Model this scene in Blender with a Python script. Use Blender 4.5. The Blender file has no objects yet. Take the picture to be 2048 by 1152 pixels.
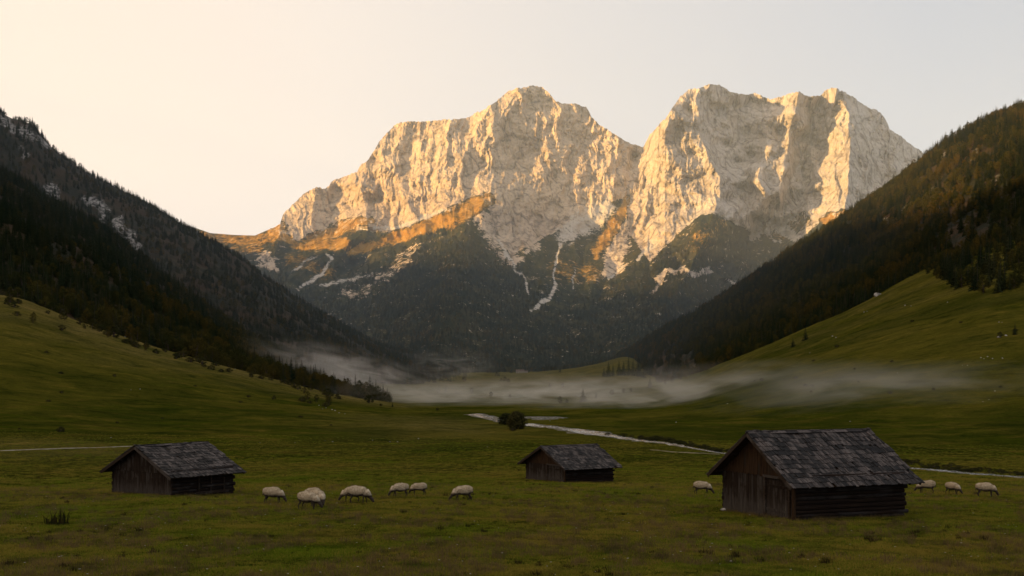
import bpy, math, random
import numpy as np
R = math.radians
random.seed(7); rng = np.random.default_rng(11)
sc = bpy.context.scene
COL = sc.collection
F, CX, YH, CAMH = 2100.0, 1024.0, 760.0, 5.7      # lens in photo pixels, column of the axis, row of the horizon, eye height
SUN_EL, SUN_AZ = 10.0, None
SUND = np.array([-1.0, -0.34, 0.0]); SUND /= np.linalg.norm(SUND)
SUND = np.array([SUND[0]*math.cos(R(SUN_EL)), SUND[1]*math.cos(R(SUN_EL)), math.sin(R(SUN_EL))])

def P(px, py, Y):                                  # the point at depth Y seen at (px, py)
    return np.array([(px-CX)/F*Y, Y, CAMH+(YH-py)/F*Y])

# ------------------------------------------------------------------ noise
_perm = rng.permutation(4096)
def _h(ix, iy, s):
    return _perm[(_perm[(_perm[(ix + s*131) & 4095] + iy) & 4095] + s*17) & 4095]
def pn(x, y, s=0):                                 # gradient noise, about -1..1
    x = np.asarray(x, float); y = np.asarray(y, float)
    ix = np.floor(x).astype(int); iy = np.floor(y).astype(int); fx = x-ix; fy = y-iy
    u = fx*fx*fx*(fx*(fx*6-15)+10); v = fy*fy*fy*(fy*(fy*6-15)+10)
    def g(dx, dy):
        a = _h(ix+dx, iy+dy, s)*(2*math.pi/4096)
        return np.cos(a)*(fx-dx)+np.sin(a)*(fy-dy)
    return 1.5*((g(0,0)*(1-u)+g(1,0)*u)*(1-v)+(g(0,1)*(1-u)+g(1,1)*u)*v)
def fbm(x, y, s=0, o=4, gain=.5):
    r = 0; a = 1; t = 0
    for k in range(o):
        r = r + a*pn(x, y, s+k); t += a; a *= gain; x = x*2.03; y = y*2.03
    return r/t
def ridged(x, y, s=0, o=4, gain=.55):
    r = 0; a = 1; t = 0
    for k in range(o):
        r = r + a*(1-2*np.abs(pn(x, y, s+k))); t += a; a *= gain; x = x*2.07; y = y*2.07
    return r/t
def pchip(xs, ys, x):                              # ys (n, ...) at xs, evaluated at x
    xs = np.asarray(xs, float); ys = np.asarray(ys, float); x = np.clip(x, xs[0], xs[-1])
    h = np.diff(xs); sh = (-1,)+(1,)*(ys.ndim-1)
    d = np.diff(ys, axis=0)/h.reshape(sh)
    m = np.zeros_like(ys); m[0] = d[0]; m[-1] = d[-1]
    a, b = d[:-1], d[1:]
    m[1:-1] = np.where(a*b > 0, 2*a*b/(np.where(a+b == 0, 1, a+b)), 0)
    i = np.clip(np.searchsorted(xs, x)-1, 0, len(xs)-2); t = ((x-xs[i])/h[i]).reshape((-1,)+(1,)*(ys.ndim-1)); hh = h[i].reshape(t.shape)
    return ((2*t**3-3*t**2+1)*ys[i]+(t**3-2*t**2+t)*hh*m[i]+(-2*t**3+3*t**2)*ys[i+1]+(t**3-t**2)*hh*m[i+1])
def blur(a, n, ax):
    k = np.hanning(n+2)[1:-1]; k /= k.sum()
    p = [(0, 0), (0, 0)]; p[ax] = (n//2, n-1-n//2)
    a = np.pad(a, p, mode='edge')
    return np.apply_along_axis(lambda v: np.convolve(v, k, 'valid'), ax, a)
def sst(a, b, x):
    t = np.clip((x-a)/(b-a), 0, 1); return t*t*(3-2*t)

# ------------------------------------------------------------------ mesh helpers
def link(o, parent=None):
    COL.objects.link(o)
    if parent is not None: o.parent = parent
    return o
def tag(o, label=None, cat=None, group=None, kind=None):
    for k, v in (('label', label), ('category', cat), ('group', group), ('kind', kind)):
        if v: o[k] = v
    return o
def empty(name, loc, rz=0, label=None, cat=None, group=None):
    o = bpy.data.objects.new(name, None); COL.objects.link(o); o.location = loc; o.rotation_euler = (0, 0, rz); o.empty_display_size = .2
    return tag(o, label, cat, group)
def mesh_np(name, V, Fq, mats, smooth=False, mi=None, attrs=None, quads=True):
    me = bpy.data.meshes.new(name); V = np.asarray(V, np.float32); Fq = np.asarray(Fq, np.int32); n = Fq.shape[1]
    me.vertices.add(len(V)); me.vertices.foreach_set('co', V.ravel())
    me.loops.add(Fq.size); me.loops.foreach_set('vertex_index', Fq.ravel())
    me.polygons.add(len(Fq)); me.polygons.foreach_set('loop_start', np.arange(0, Fq.size, n, dtype=np.int32))
    me.polygons.foreach_set('loop_total', np.full(len(Fq), n, np.int32))
    if mi is not None: me.polygons.foreach_set('material_index', np.asarray(mi, np.int32))
    me.polygons.foreach_set('use_smooth', np.full(len(Fq), smooth))
    for k, (dom, arr) in (attrs or {}).items():
        if arr.ndim == 2:
            a = me.attributes.new(k, 'FLOAT_COLOR', dom); a.data.foreach_set('color', arr.astype(np.float32).ravel())
        else:
            a = me.attributes.new(k, 'FLOAT', dom); a.data.foreach_set('value', arr.astype(np.float32).ravel())
    for m in (mats if isinstance(mats, (list, tuple)) else [mats]): me.materials.append(m)
    me.update(calc_edges=True); me.validate()
    return me
def grid_faces(nr, nc):
    i = np.arange(nr-1)[:, None]*nc+np.arange(nc-1)[None, :]
    return np.stack([i, i+1, i+nc+1, i+nc], -1).reshape(-1, 4)
class MB:                                          # collects faces of any size with a random value per piece
    def __init__(s): s.v = []; s.f = []; s.m = []; s.r = []; s.M = None
    def add(s, vs, fs, mi=0, r=None):
        r = random.random() if r is None else r; b = len(s.v)
        s.v += [tuple(v) for v in vs]; s.f += [tuple(b+i for i in f) for f in fs]; s.m += [mi]*len(fs); s.r += [r]*len(fs)
    def box(s, c, sz, ax=None, mi=0, r=None, jit=0):   # centre, size, axes (3 unit vectors)
        ax = ax or ((1, 0, 0), (0, 1, 0), (0, 0, 1)); c = np.array(c, float); A = np.array(ax, float)
        vs = []
        for x in (-.5, .5):
            for y in (-.5, .5):
                for z in (-.5, .5):
                    vs.append(c+A[0]*x*sz[0]+A[1]*y*sz[1]+A[2]*z*sz[2]+np.array([random.uniform(-jit, jit) for _ in range(3)]))
        s.add(vs, [(0, 1, 3, 2), (4, 6, 7, 5), (0, 4, 5, 1), (2, 3, 7, 6), (0, 2, 6, 4), (1, 5, 7, 3)], mi, r)
    def tube(s, pts, rads, n=8, mi=0, r=None, cap=True):
        pts = [np.array(p, float) for p in pts]; vs = []; fs = []
        for i, p in enumerate(pts):
            t = pts[min(i+1, len(pts)-1)]-pts[max(i-1, 0)]; t = t/(np.linalg.norm(t)+1e-9)
            a = np.cross(t, (0, 0, 1)) if abs(t[2]) < .9 else np.cross(t, (1, 0, 0)); a /= np.linalg.norm(a); b = np.cross(t, a)
            for k in range(n):
                th = 2*math.pi*k/n; vs.append(p+(a*math.cos(th)+b*math.sin(th))*rads[i])
        for i in range(len(pts)-1):
            for k in range(n): fs.append((i*n+k, i*n+(k+1) % n, (i+1)*n+(k+1) % n, (i+1)*n+k))
        if cap: fs.append(tuple(range(n))[::-1]); fs.append(tuple((len(pts)-1)*n+k for k in range(n)))
        s.add(vs, fs, mi, r)
    def mesh(s, name, mats, smooth=False):
        me = bpy.data.meshes.new(name); me.from_pydata(s.v, [], s.f)
        me.polygons.foreach_set('material_index', s.m)
        a = me.attributes.new('rnd', 'FLOAT', 'FACE'); a.data.foreach_set('value', s.r)
        me.polygons.foreach_set('use_smooth', [smooth]*len(s.f))
        for m in (mats if isinstance(mats, (list, tuple)) else [mats]): me.materials.append(m)
        me.update(); return me
    def build(s, name, mats, parent=None, smooth=False):
        return link(bpy.data.objects.new(name, s.mesh(name, mats, smooth)), parent)

# ------------------------------------------------------------------ materials
class NT:
    def __init__(s, name, world=False):
        if world: s.m = bpy.data.worlds.new(name); sc.world = s.m
        else: s.m = bpy.data.materials.new(name)
        s.m.use_nodes = True; s.t = s.m.node_tree; s.t.nodes.clear()
    def n(s, typ, **kw):
        nd = s.t.nodes.new(typ)
        for k, v in kw.items():
            if k == 'inp':
                for a, b in v.items():
                    if isinstance(b, bpy.types.NodeSocket): s.t.links.new(b, nd.inputs[a])
                    else: nd.inputs[a].default_value = b
            else: setattr(nd, k, v)
        return nd
    def math(s, op, a, b=0.0, c=0.0, clamp=False):
        return s.n('ShaderNodeMath', operation=op, use_clamp=clamp, inp={0: a, 1: b, 2: c}).outputs[0]
    def mix(s, f, a, b, mode='MIX'):
        nd = s.n('ShaderNodeMix', data_type='RGBA', blend_type=mode)
        for i, v in ((0, f), (6, a), (7, b)):
            if isinstance(v, bpy.types.NodeSocket): s.t.links.new(v, nd.inputs[i])
            else: nd.inputs[i].default_value = v if i == 0 else (*v, 1) if len(v) == 3 else v
        return nd.outputs[2]
    def noise(s, vec, scale, detail=4, rough=.55, dist=0):
        return s.n('ShaderNodeTexNoise', inp={'Vector': vec, 'Scale': scale, 'Detail': detail, 'Roughness': rough, 'Distortion': dist}).outputs['Fac']
    def rng(s, v, a, b, c=0.0, d=1.0):
        return s.n('ShaderNodeMapRange', interpolation_type='SMOOTHSTEP', inp={0: v, 1: a, 2: b, 3: c, 4: d}).outputs[0]
    def vmul(s, vec, k):
        return s.n('ShaderNodeVectorMath', operation='MULTIPLY', inp={0: vec, 1: k}).outputs[0]
    def attr(s, name, out='Fac'): return s.n('ShaderNodeAttribute', attribute_name=name).outputs[out]
    def pos(s): return s.n('ShaderNodeNewGeometry').outputs['Position']
    def obj(s): return s.n('ShaderNodeTexCoord').outputs['Object']
    def bump(s, h, strength=.5, dist=1.0):
        return s.n('ShaderNodeBump', inp={'Height': h, 'Strength': strength, 'Distance': dist}).outputs[0]
    def out(s, col, rough=.9, nrm=None, spec=.2, trans=None, **kw):
        b = s.n('ShaderNodeBsdfPrincipled')
        for k, v in (('Base Color', col), ('Roughness', rough), ('Specular IOR Level', spec), *kw.items()):
            if isinstance(v, bpy.types.NodeSocket): s.t.links.new(v, b.inputs[k])
            else: b.inputs[k].default_value = (*v, 1) if isinstance(v, tuple) and len(v) == 3 else v
        if nrm is not None: s.t.links.new(nrm, b.inputs['Normal'])
        sh = b.outputs[0]
        if trans is not None:
            t = s.n('ShaderNodeBsdfTranslucent', inp={'Color': col})
            sh = s.n('ShaderNodeMixShader', inp={0: trans, 1: sh, 2: t.outputs[0]}).outputs[0]
        o = s.n('ShaderNodeOutputMaterial'); s.t.links.new(sh, o.inputs['Surface']); return s.m

def mat_ground():
    m = NT('meadow_ground'); p = m.pos(); st = m.vmul(p, (.45, 1, 1.6))
    a = m.noise(p, .035, 5, .6); b = m.noise(st, .20, 7, .7, .5); c = m.noise(st, 1.5, 6, .75); e2 = m.noise(p, .075, 5, .65)
    d = m.noise(m.vmul(p, (1, .5, 1)), 7., 5, .7); l = m.noise(p, .008, 3, .5)
    f = m.noise(m.vmul(p, (.75, 1, 1.2)), .10, 8, .74, .6)
    col = m.mix(m.rng(a, .40, .60), (.052, .063, .004), (.088, .083, .008))
    col = m.mix(m.rng(b, .47, .64, 0, .8), col, (.118, .090, .012))
    col = m.mix(m.rng(e2, .56, .40, 0, .7), col, (.036, .046, .004))
    col = m.mix(m.rng(m.noise(p, .016, 6, .6, .6), .54, .40, 0, .6), m.mix(m.rng(l, .44, .60, 0, .5), col, (.12, .10, .012)), (.031, .040, .004))
    w = m.attr('dry'); col = m.mix(m.math('MULTIPLY', w, .85), col, m.mix(m.rng(c, .3, .7), (.15, .11, .020), (.27, .20, .06)))
    col = m.mix(m.rng(f, .50, .36, 0, .75), col, m.vmul(col, (.38, .48, .5)))
    col = m.mix(m.rng(f, .53, .66, 0, .7), col, m.vmul(col, (1.6, 1.4, 1.5)))
    col = m.mix(m.rng(c, .50, .30, 0, .9), col, m.vmul(col, (.34, .36, .4)))
    col = m.mix(m.rng(d, .35, .7, 0, .5), m.vmul(col, (.6, .6, .6)), m.vmul(col, (1.5, 1.4, 1.3)))
    col = m.vmul(col, (.84, .88, 1.1))
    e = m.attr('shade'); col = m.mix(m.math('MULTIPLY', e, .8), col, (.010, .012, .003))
    h = m.math('ADD', m.math('MULTIPLY', c, .5), m.math('MULTIPLY', d, .22)); h = m.math('ADD', h, m.math('MULTIPLY', b, 2.4))
    return m.out(col, .95, m.bump(h, .8, .6), .0)
def mat_forest_floor():
    m = NT('forest_floor'); p = m.pos()
    a = m.noise(p, .02, 5, .6); c = m.noise(p, .25, 5, .7); rk = m.attr('rock')
    col = m.mix(m.rng(a, .4, .6), (.012, .014, .006), (.035, .022, .009))
    r = m.mix(m.rng(m.noise(m.vmul(p, (1, .35, .4)), .22, 7, .75), .42, .62), (.03, .028, .022), (.33, .31, .29)); rk = m.rng(m.math('ADD', rk, m.math('MULTIPLY', m.math('SUBTRACT', c, .5), 2.2)), .35, .75)
    col = m.mix(rk, col, r)
    return m.out(col, .95, m.bump(c, .8, 4), .1)
def mat_mountain():
    m = NT('mountain_rock'); p = m.pos()
    big = m.noise(p, .004, 5, .6); mid = m.noise(m.vmul(p, (1, 1, .55)), .022, 8, .68, .6); fine = m.noise(m.vmul(p, (1, .6, .8)), .09, 7, .75)
    vo = m.n('ShaderNodeTexVoronoi', feature='DISTANCE_TO_EDGE', inp={'Vector': m.vmul(m.n('ShaderNodeVectorMath', operation='ADD', inp={0: p, 1: m.vmul(m.n('ShaderNodeTexNoise', inp={'Vector': p, 'Scale': .012, 'Detail': 4}).outputs['Color'], (95, 95, 95))}).outputs[0], (1, .3, .45)), 'Scale': .017}).outputs['Distance']
    crack = m.rng(vo, 0, .11, 1, 0)
    rock = m.mix(m.rng(big, .35, .65), (.42, .385, .355), (.51, .475, .44))
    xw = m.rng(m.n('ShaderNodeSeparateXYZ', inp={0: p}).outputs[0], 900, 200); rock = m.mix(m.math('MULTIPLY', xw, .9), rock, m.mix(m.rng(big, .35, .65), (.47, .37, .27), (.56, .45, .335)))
    rock = m.mix(m.rng(mid, .40, .58), m.mix(.35, rock, (.26, .21, .175)), rock)
    rock = m.mix(m.math('MULTIPLY', m.rng(fine, .52, .36), .7), rock, (.17, .135, .105))
    rock = m.mix(m.math('MULTIPLY', crack, m.rng(mid, .3, .62, 1.0, .35)), rock, (.11, .09, .075))
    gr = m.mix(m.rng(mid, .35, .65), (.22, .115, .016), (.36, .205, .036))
    scree = m.mix(m.rng(fine, .3, .7), (.36, .33, .29), (.46, .43, .39))
    wood = m.mix(m.rng(m.noise(p, .012, 5, .6), .4, .62), (.016, .022, .011), (.045, .042, .016))
    wood = m.mix(m.math('MULTIPLY', m.rng(fine, .5, .7), .5), wood, (.06, .05, .02))
    r, g, s = m.attr('rock'), m.attr('gold'), m.attr('scree')
    n1 = m.math('SUBTRACT', fine, .5); n2 = m.math('SUBTRACT', mid, .5); nn = m.math('ADD', m.math('MULTIPLY', n1, 2.6), m.math('MULTIPLY', n2, 2.4))
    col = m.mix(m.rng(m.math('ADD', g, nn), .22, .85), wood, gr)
    col = m.mix(m.rng(m.math('ADD', r, nn), .42, .58), col, rock)
    col = m.mix(m.rng(m.math('ADD', s, m.math('MULTIPLY', nn, 1.1)), .3, .85), col, scree)
    h = m.math('ADD', m.math('MULTIPLY', mid, 14), m.math('MULTIPLY', fine, 11)); h = m.math('SUBTRACT', h, m.math('MULTIPLY', crack, 3))
    smooth_ = m.math('SUBTRACT', 1, m.math('MULTIPLY', s, .7))
    return m.out(col, .95, m.bump(m.math('MULTIPLY', h, smooth_), .6, 1.0), .0)
def mat_leaf(name, c1, c2, c3, orange=.5):
    m = NT(name); oi = m.n('ShaderNodeObjectInfo').outputs['Random']; p = m.pos()
    a = m.noise(p, .012, 3, .5); b = m.noise(p, 1.3, 3, .6)
    col = m.mix(oi, c1, c2)
    col = m.mix(m.math('MULTIPLY', m.rng(a, .42, .6), m.math('MULTIPLY', oi, orange)), col, c3)
    col = m.mix(m.rng(b, .35, .7), m.mix(.35, col, (.006, .008, .003)), col)  # self-shadow between the leaves painted in as near-black noise
    return m.out(col, .85, None, .0, trans=.12)
def mat_bark():
    m = NT('bark'); p = m.obj(); a = m.noise(m.vmul(p, (6, 6, 1)), 2.5, 4, .6)
    return m.out(m.mix(a, (.025, .018, .012), (.07, .052, .04)), .95)
def mat_wood(name, dark, light, grey, axis, greyness=.5, low=None):
    """weathered boards: streaks run along the axis, each board has a tone of its own; the foot of a wall is greyer"""
    m = NT(name); p = m.obj(); r = m.attr('rnd')
    k = {'z': (26, 26, 1.1), 'x': (1.1, 26, 26)}[axis]
    off = m.n('ShaderNodeVectorMath', operation='ADD', inp={0: p}).outputs[0]
    cmb = m.n('ShaderNodeCombineXYZ', inp={0: m.math('MULTIPLY', r, 37), 1: m.math('MULTIPLY', r, 91), 2: m.math('MULTIPLY', r, 53)}).outputs[0]
    q = m.n('ShaderNodeVectorMath', operation='ADD', inp={0: p, 1: cmb}).outputs[0]
    s1 = m.noise(m.vmul(q, k), 1.0, 6, .7); s2 = m.noise(q, 1.3, 4, .6)
    col = m.mix(m.rng(s1, .3, .7), dark, light)
    g = m.rng(m.math('ADD', s2, m.math('MULTIPLY', m.math('SUBTRACT', r, .5), .35)), .62-greyness*.3, .80-greyness*.3)
    if low:
        z = m.n('ShaderNodeSeparateXYZ', inp={0: p}).outputs[2]
        g = m.math('ADD', m.math('MULTIPLY', g, .7), m.math('MULTIPLY', m.rng(m.math('ADD', z, m.math('MULTIPLY', m.math('SUBTRACT', s2, .5), 1.6)), low, 0.1), .8), clamp=True)
    col = m.mix(g, col, m.mix(m.rng(s1, .3, .75), tuple(c*.35 for c in grey), grey))
    col = m.mix(m.rng(s1, .40, .28), col, (.003, .0025, .002))
    return m.out(col, .9, m.bump(s1, .6, .02), .12)
def mat_shingle():
    m = NT('shingle_wood'); p = m.obj(); r = m.attr('rnd')
    a = m.noise(p, .9, 5, .65); b = m.noise(m.vmul(p, (30, 5, 5)), 1.0, 5, .7)
    v = m.math('ADD', m.math('MULTIPLY', r, .55), m.math('MULTIPLY', a, .75))
    col = m.mix(m.rng(v, .35, .95), (.006, .005, .0045), (.115, .094, .084))
    col = m.mix(m.rng(a, .58, .75, 0, .75), col, (.014, .008, .006))
    col = m.mix(m.rng(b, .62, .30, 0, .75), col, (.004, .003, .003))
    return m.out(col, .82, m.bump(b, .7, .02), .25)
def mat_fleece():
    m = NT('fleece_wool'); p = m.obj(); a = m.noise(p, 9, 4, .7); oi = m.n('ShaderNodeObjectInfo').outputs['Random']
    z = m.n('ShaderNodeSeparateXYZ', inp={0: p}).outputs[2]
    col = m.mix(m.rng(a, .3, .7), (.30, .225, .14), (.66, .55, .40))
    col = m.mix(m.math('MULTIPLY', oi, .4), col, (.34, .26, .16))
    col = m.mix(m.rng(z, .50, .32), col, (.035, .025, .016))  # shade on the lower body painted in: wool darkens towards the belly
    return m.out(col, .95, m.bump(a, .8, .03), .05, trans=.1)
def simple(name, c1, c2, scale=3, rough=.9, bump=.3, spec=.2):
    m = NT(name); a = m.noise(m.obj(), scale, 5, .65)
    return m.out(m.mix(m.rng(a, .32, .68), c1, c2), rough, m.bump(a, bump, .05), spec)
def mat_blade(name, g1, g2, dry):
    m = NT(name); oi = m.n('ShaderNodeObjectInfo').outputs['Random']; p = m.pos(); r = m.attr('rnd')
    a = m.noise(p, .22, 5, .65); b = m.noise(p, .035, 4, .6)
    col = m.mix(r, g1, g2)
    f = m.math('ADD', m.math('MULTIPLY', a, .55), m.math('ADD', m.math('MULTIPLY', b, .45), m.math('MULTIPLY', m.math('SUBTRACT', r, .5), .22)))
    col = m.mix(m.rng(f, .43, .57), col, dry)
    col = m.mix(m.rng(m.noise(p, .7, 5, .7), .52, .36, 0, .75), col, m.vmul(col, (.35, .42, .5)))
    return m.out(col, .8, None, .0, trans=.3)
M = dict(ground=mat_ground(), floor=mat_forest_floor(), mount=mat_mountain(),
    spruce=mat_leaf('spruce_needles', (.013, .023, .012), (.034, .042, .018), (.050, .042, .016), .5),
    leaf=mat_leaf('autumn_leaves', (.024, .030, .009), (.072, .062, .016), (.10, .062, .013), .8),
    bushleaf=mat_leaf('bush_leaves', (.030, .034, .012), (.058, .052, .018), (.07, .05, .017), .4),
    bark=mat_bark(),
    plank=mat_wood('plank_wood', (.007, .0035, .002), (.026, .017, .011), (.080, .068, .058), 'z', .45, low=1.0),
    gable=mat_wood('gable_wood', (.008, .0035, .002), (.050, .027, .012), (.035, .028, .02), 'z', .0),
    log=mat_wood('log_wood', (.004, .0025, .002), (.022, .012, .007), (.040, .033, .030), 'x', .3),
    beam=mat_wood('beam_wood', (.010, .006, .004), (.04, .026, .016), (.08, .066, .056), 'x', .5),
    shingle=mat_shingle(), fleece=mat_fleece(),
    hide=simple('sheep_hide', (.020, .014, .010), (.055, .040, .028), 12), iron=simple('rusty_iron', (.03, .02, .015), (.08, .05, .035), 20, .7),
    stone=simple('pale_stone', (.14, .13, .115), (.42, .40, .37), 1.3, .9, .6), gravel=None, water=None,
    blade=mat_blade('grass_blade', (.080, .126, .006), (.160, .198, .014), (.235, .175, .030)),
    straw=mat_blade('straw_blade', (.10, .075, .028), (.18, .13, .055), (.17, .115, .045)),
    weed=mat_blade('weed_blade', (.016, .020, .006), (.034, .034, .010), (.045, .030, .012)),
    plaster=simple('old_plaster', (.16, .14, .115), (.30, .27, .23), 1.0), roofold=simple('farm_roof', (.08, .06, .05), (.16, .12, .10), 1.0),
    petal=simple('white_petal', (.5, .48, .42), (.75, .72, .65), 3))
def mat_gravel():
    m = NT('stream_gravel'); p = m.pos()
    a = m.noise(m.vmul(p, (1, .5, 1)), .9, 6, .75); b = m.noise(m.vmul(p, (1, .35, 1)), .28, 4, .6)
    col = m.mix(m.rng(a, .42, .66), (.045, .042, .026), (.23, .22, .20)); col = m.mix(m.rng(b, .5, .62), col, (.05, .048, .02))
    col = m.mix(m.attr('edge'), col, m.mix(m.rng(b, .4, .6), (.05, .05, .018), (.10, .08, .035)))
    return m.out(col, .9, m.bump(a, .8, .4), .2)
M['gravel'] = mat_gravel()
def mat_water():
    m = NT('stream_water'); a = m.noise(m.vmul(m.pos(), (1, .4, 1)), 1.6, 5, .7)
    foam = m.rng(a, .54, .68)
    return m.out(m.mix(foam, (.05, .055, .05), (.33, .33, .325)), m.mix(foam, (.12,)*3, (.8,)*3), m.bump(a, .5, .25), .5)
M['water'] = mat_water()
def mat_path():
    m = NT('dirt_path'); a = m.noise(m.pos(), .8, 5, .7)
    return m.out(m.mix(m.rng(a, .35, .65), (.13, .11, .075), (.27, .245, .19)), .95, m.bump(a, .5, .1))
M['path'] = mat_path()
M['dirt'] = simple('trodden_dirt', (.06, .055, .02), (.20, .16, .09), .8)

# ------------------------------------------------------------------ ground: one sheet from the camera's feet to the head of the valley
GY = [6, 20, 30, 43, 59, 84, 110, 150, 190, 230, 300, 420, 600, 900, 1400, 2000, 2600]
near = [CAMH-(1.2), 5.7-.92, 5.7-.52, 5.7, 6.6, 8.27]                       # depth of the ground below the eye at the first rows
near = [5.7-1.35, 5.7-.92, 5.7-.52, 5.70, 6.60, 8.27]
GT = {
 -1500: [935, 890, 840, 790, 710, 600, 520, 560, 700, 735, 700],
 -400: [936, 893, 852, 808, 745, 645, 560, 600, 695, 735, 700],
 0:    [937, 894, 860, 825, 770, 680, 592, 630, 690, 735, 720],
 150:  [937, 894, 865, 835, 787, 715, 642, 665, 700, 740, 730],
 300:  [937, 894, 870, 845, 802, 748, 692, 705, 722, 740, 735],
 500:  [937, 895, 873, 853, 822, 783, 747, 752, 752, 742, 738],
 700:  [937, 896, 876, 858, 835, 812, 796, 791, 768, 745, 740],
 850:  [938, 898, 878, 861, 840, 824, 813, 793, 770, 747, 740],
 1024: [938, 900, 880, 863, 843, 826, 811, 791, 770, 748, 740],
 1120: [938, 900, 880, 863, 843, 825, 810, 789, 766, 741, 740],
 1200: [938, 900, 880, 863, 842, 823, 807, 786, 762, 727, 732],
 1255: [938, 900, 881, 863, 842, 822, 804, 783, 760, 713, 728],
 1300: [938, 901, 882, 864, 842, 819, 799, 777, 762, 735, 730],
 1400: [939, 903, 884, 866, 840, 808, 775, 746, 745, 740, 735],
 1500: [940, 905, 886, 866, 832, 782, 736, 706, 720, 735, 730],
 1600: [941, 907, 888, 865, 822, 757, 702, 664, 690, 735, 730],
 1700: [942, 909, 890, 862, 810, 732, 666, 620, 650, 735, 730],
 1850: [943, 911, 891, 858, 795, 697, 610, 540, 560, 735, 730],
 2048: [944, 913, 892, 852, 778, 655, 545, 470, 500, 735, 730],
 2600: [944, 913, 885, 835, 745, 615, 495, 420, 470, 735, 730],
 3800: [944, 913, 880, 820, 720, 590, 470, 390, 450, 735, 730]}
gpx = np.array(sorted(GT)); GYa = np.array(GY, float)
Z = np.zeros((len(GY), len(gpx)))
for j, px in enumerate(gpx):
    Z[:6, j] = [CAMH-a for a in near]
    Z[6:, j] = [CAMH+(YH-py)/F*Y for py, Y in zip(GT[int(px)], GY[6:])]
NGY, NGX = 560, 900
gY = np.exp(np.linspace(math.log(7), math.log(2550), NGY)); gP = np.linspace(-1500, 3800, NGX)
Zd = pchip(np.log(GYa), Z, np.log(gY)); Zd = pchip(gpx, Zd.T, gP).T
Zd = blur(blur(Zd, 9, 1), 9, 0)
GXX = (gP[None, :]-CX)/F*gY[:, None]; GYY = np.repeat(gY[:, None], NGX, 1)
bumpamp = np.clip((GYY-20)/250, .0, 1)
Zd = Zd+.12*fbm(GXX/9, GYY/9, 3, 4)*np.clip(GYY/60, .3, 1)+1.5*bumpamp*fbm(GXX/48, GYY/48, 5, 4)+.45*np.clip((GYY-60)/150, 0, 1)*(1-2*np.abs(fbm(GXX/16, GYY/13, 6, 3)))+.05*fbm(GXX/1.5, GYY/1.5, 8, 3)*(GYY < 120)
def ground_z(X, Y):
    X = np.asarray(X, float); Y = np.asarray(Y, float)
    u = (np.log(np.clip(Y, 7.1, 2540))-math.log(7))/(math.log(2550)-math.log(7))*(NGY-1)
    v = (np.clip(X/Y*F+CX, -1490, 3790)+1500)/5300*(NGX-1)
    i = np.clip(u.astype(int), 0, NGY-2); j = np.clip(v.astype(int), 0, NGX-2); a = u-i; b = v-j
    return (Zd[i, j]*(1-a)+Zd[i+1, j]*a)*(1-b)+(Zd[i, j+1]*(1-a)+Zd[i+1, j+1]*a)*b
def G(X, Y): return float(ground_z(np.array([X]), np.array([Y]))[0])
def ground_hit(px, py, y0=20, y1=2500):           # where the view ray through a photo pixel meets the ground
    Ys = np.exp(np.linspace(math.log(y0), math.log(y1), 900)); X = (px-CX)/F*Ys
    z = CAMH+(YH-py)/F*Ys; d = z-ground_z(X, Ys); k = np.where(d < 0)[0]
    Y = Ys[k[0]] if len(k) else Ys[np.argmin(d/Ys)]
    return float((px-CX)/F*Y), float(Y), G((px-CX)/F*Y, Y)
PYg = YH-(Zd-CAMH)/GYY*F; PXg = GXX/GYY*F+CX
crestY = 600+0*PXg
dry = 1.0*np.exp(-((GYY-590)/120)**2)*(PXg < 900)*(PXg > -1500)*sst(900, 700, PXg)*.9
dry += .65*np.exp(-((GYY-140)/18)**2)*sst(420, 150, PXg)
dry += .45*sst(250, 800, GYY)*sst(1350, 1500, PXg)*(.5+.7*fbm(GXX/60, GYY/60, 21, 3))
dry += .5*np.exp(-((GYY-260)/70)**2)*np.exp(-((PXg-850)/170)**2)
dry += .45*sst(1100, 1500, GYY)*(PXg > 700)*(PXg < 1500)
dry = np.clip(dry*(.75+.9*fbm(GXX/25, GYY/40, 22, 4)), 0, 1)
HUTS = []
shade = np.zeros_like(dry)

# ------------------------------------------------------------------ forested hills and the mountains: relief sheets
def relief(name, mat, px0, px1, npx, rows, nr, amp, seed, freq=60., attrs=None, extra=None):
    """rows: list of (Y-list by column, py-list by column) with columns = list of px"""
    cols, Yt, Pt = rows
    t = np.linspace(0, 1, nr); pxs = np.linspace(px0, px1, npx)
    Yt = np.array(Yt, float); Pt = np.array(Pt, float); k = np.linspace(0, 1, Yt.shape[0])
    YY = pchip(cols, pchip(k, Yt, t).T, pxs).T; PP = pchip(cols, pchip(k, Pt, t).T, pxs).T
    PX = np.repeat(pxs[None, :], nr, 0)
    X = (PX-CX)/F*YY; Zz = CAMH+(YH-PP)/F*YY
    Zz = Zz+amp*fbm(X/freq, YY/freq, seed, 5)
    if extra is not None: Zz = Zz+extra(X, YY, PX, PP)
    return X, YY, Zz, PX, YH-(Zz-CAMH)/YY*F
def sheet(name, mat, X, Y, Z_, attrs=None, smooth=True):
    V = np.stack([X, Y, Z_], -1).reshape(-1, 3); A = {k: ('POINT', v.reshape(-1)) for k, v in (attrs or {}).items()}
    me = mesh_np(name, V, grid_faces(*X.shape), mat, smooth, attrs=A)
    o = link(bpy.data.objects.new(name, me)); o['kind'] = 'structure'; return o

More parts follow.
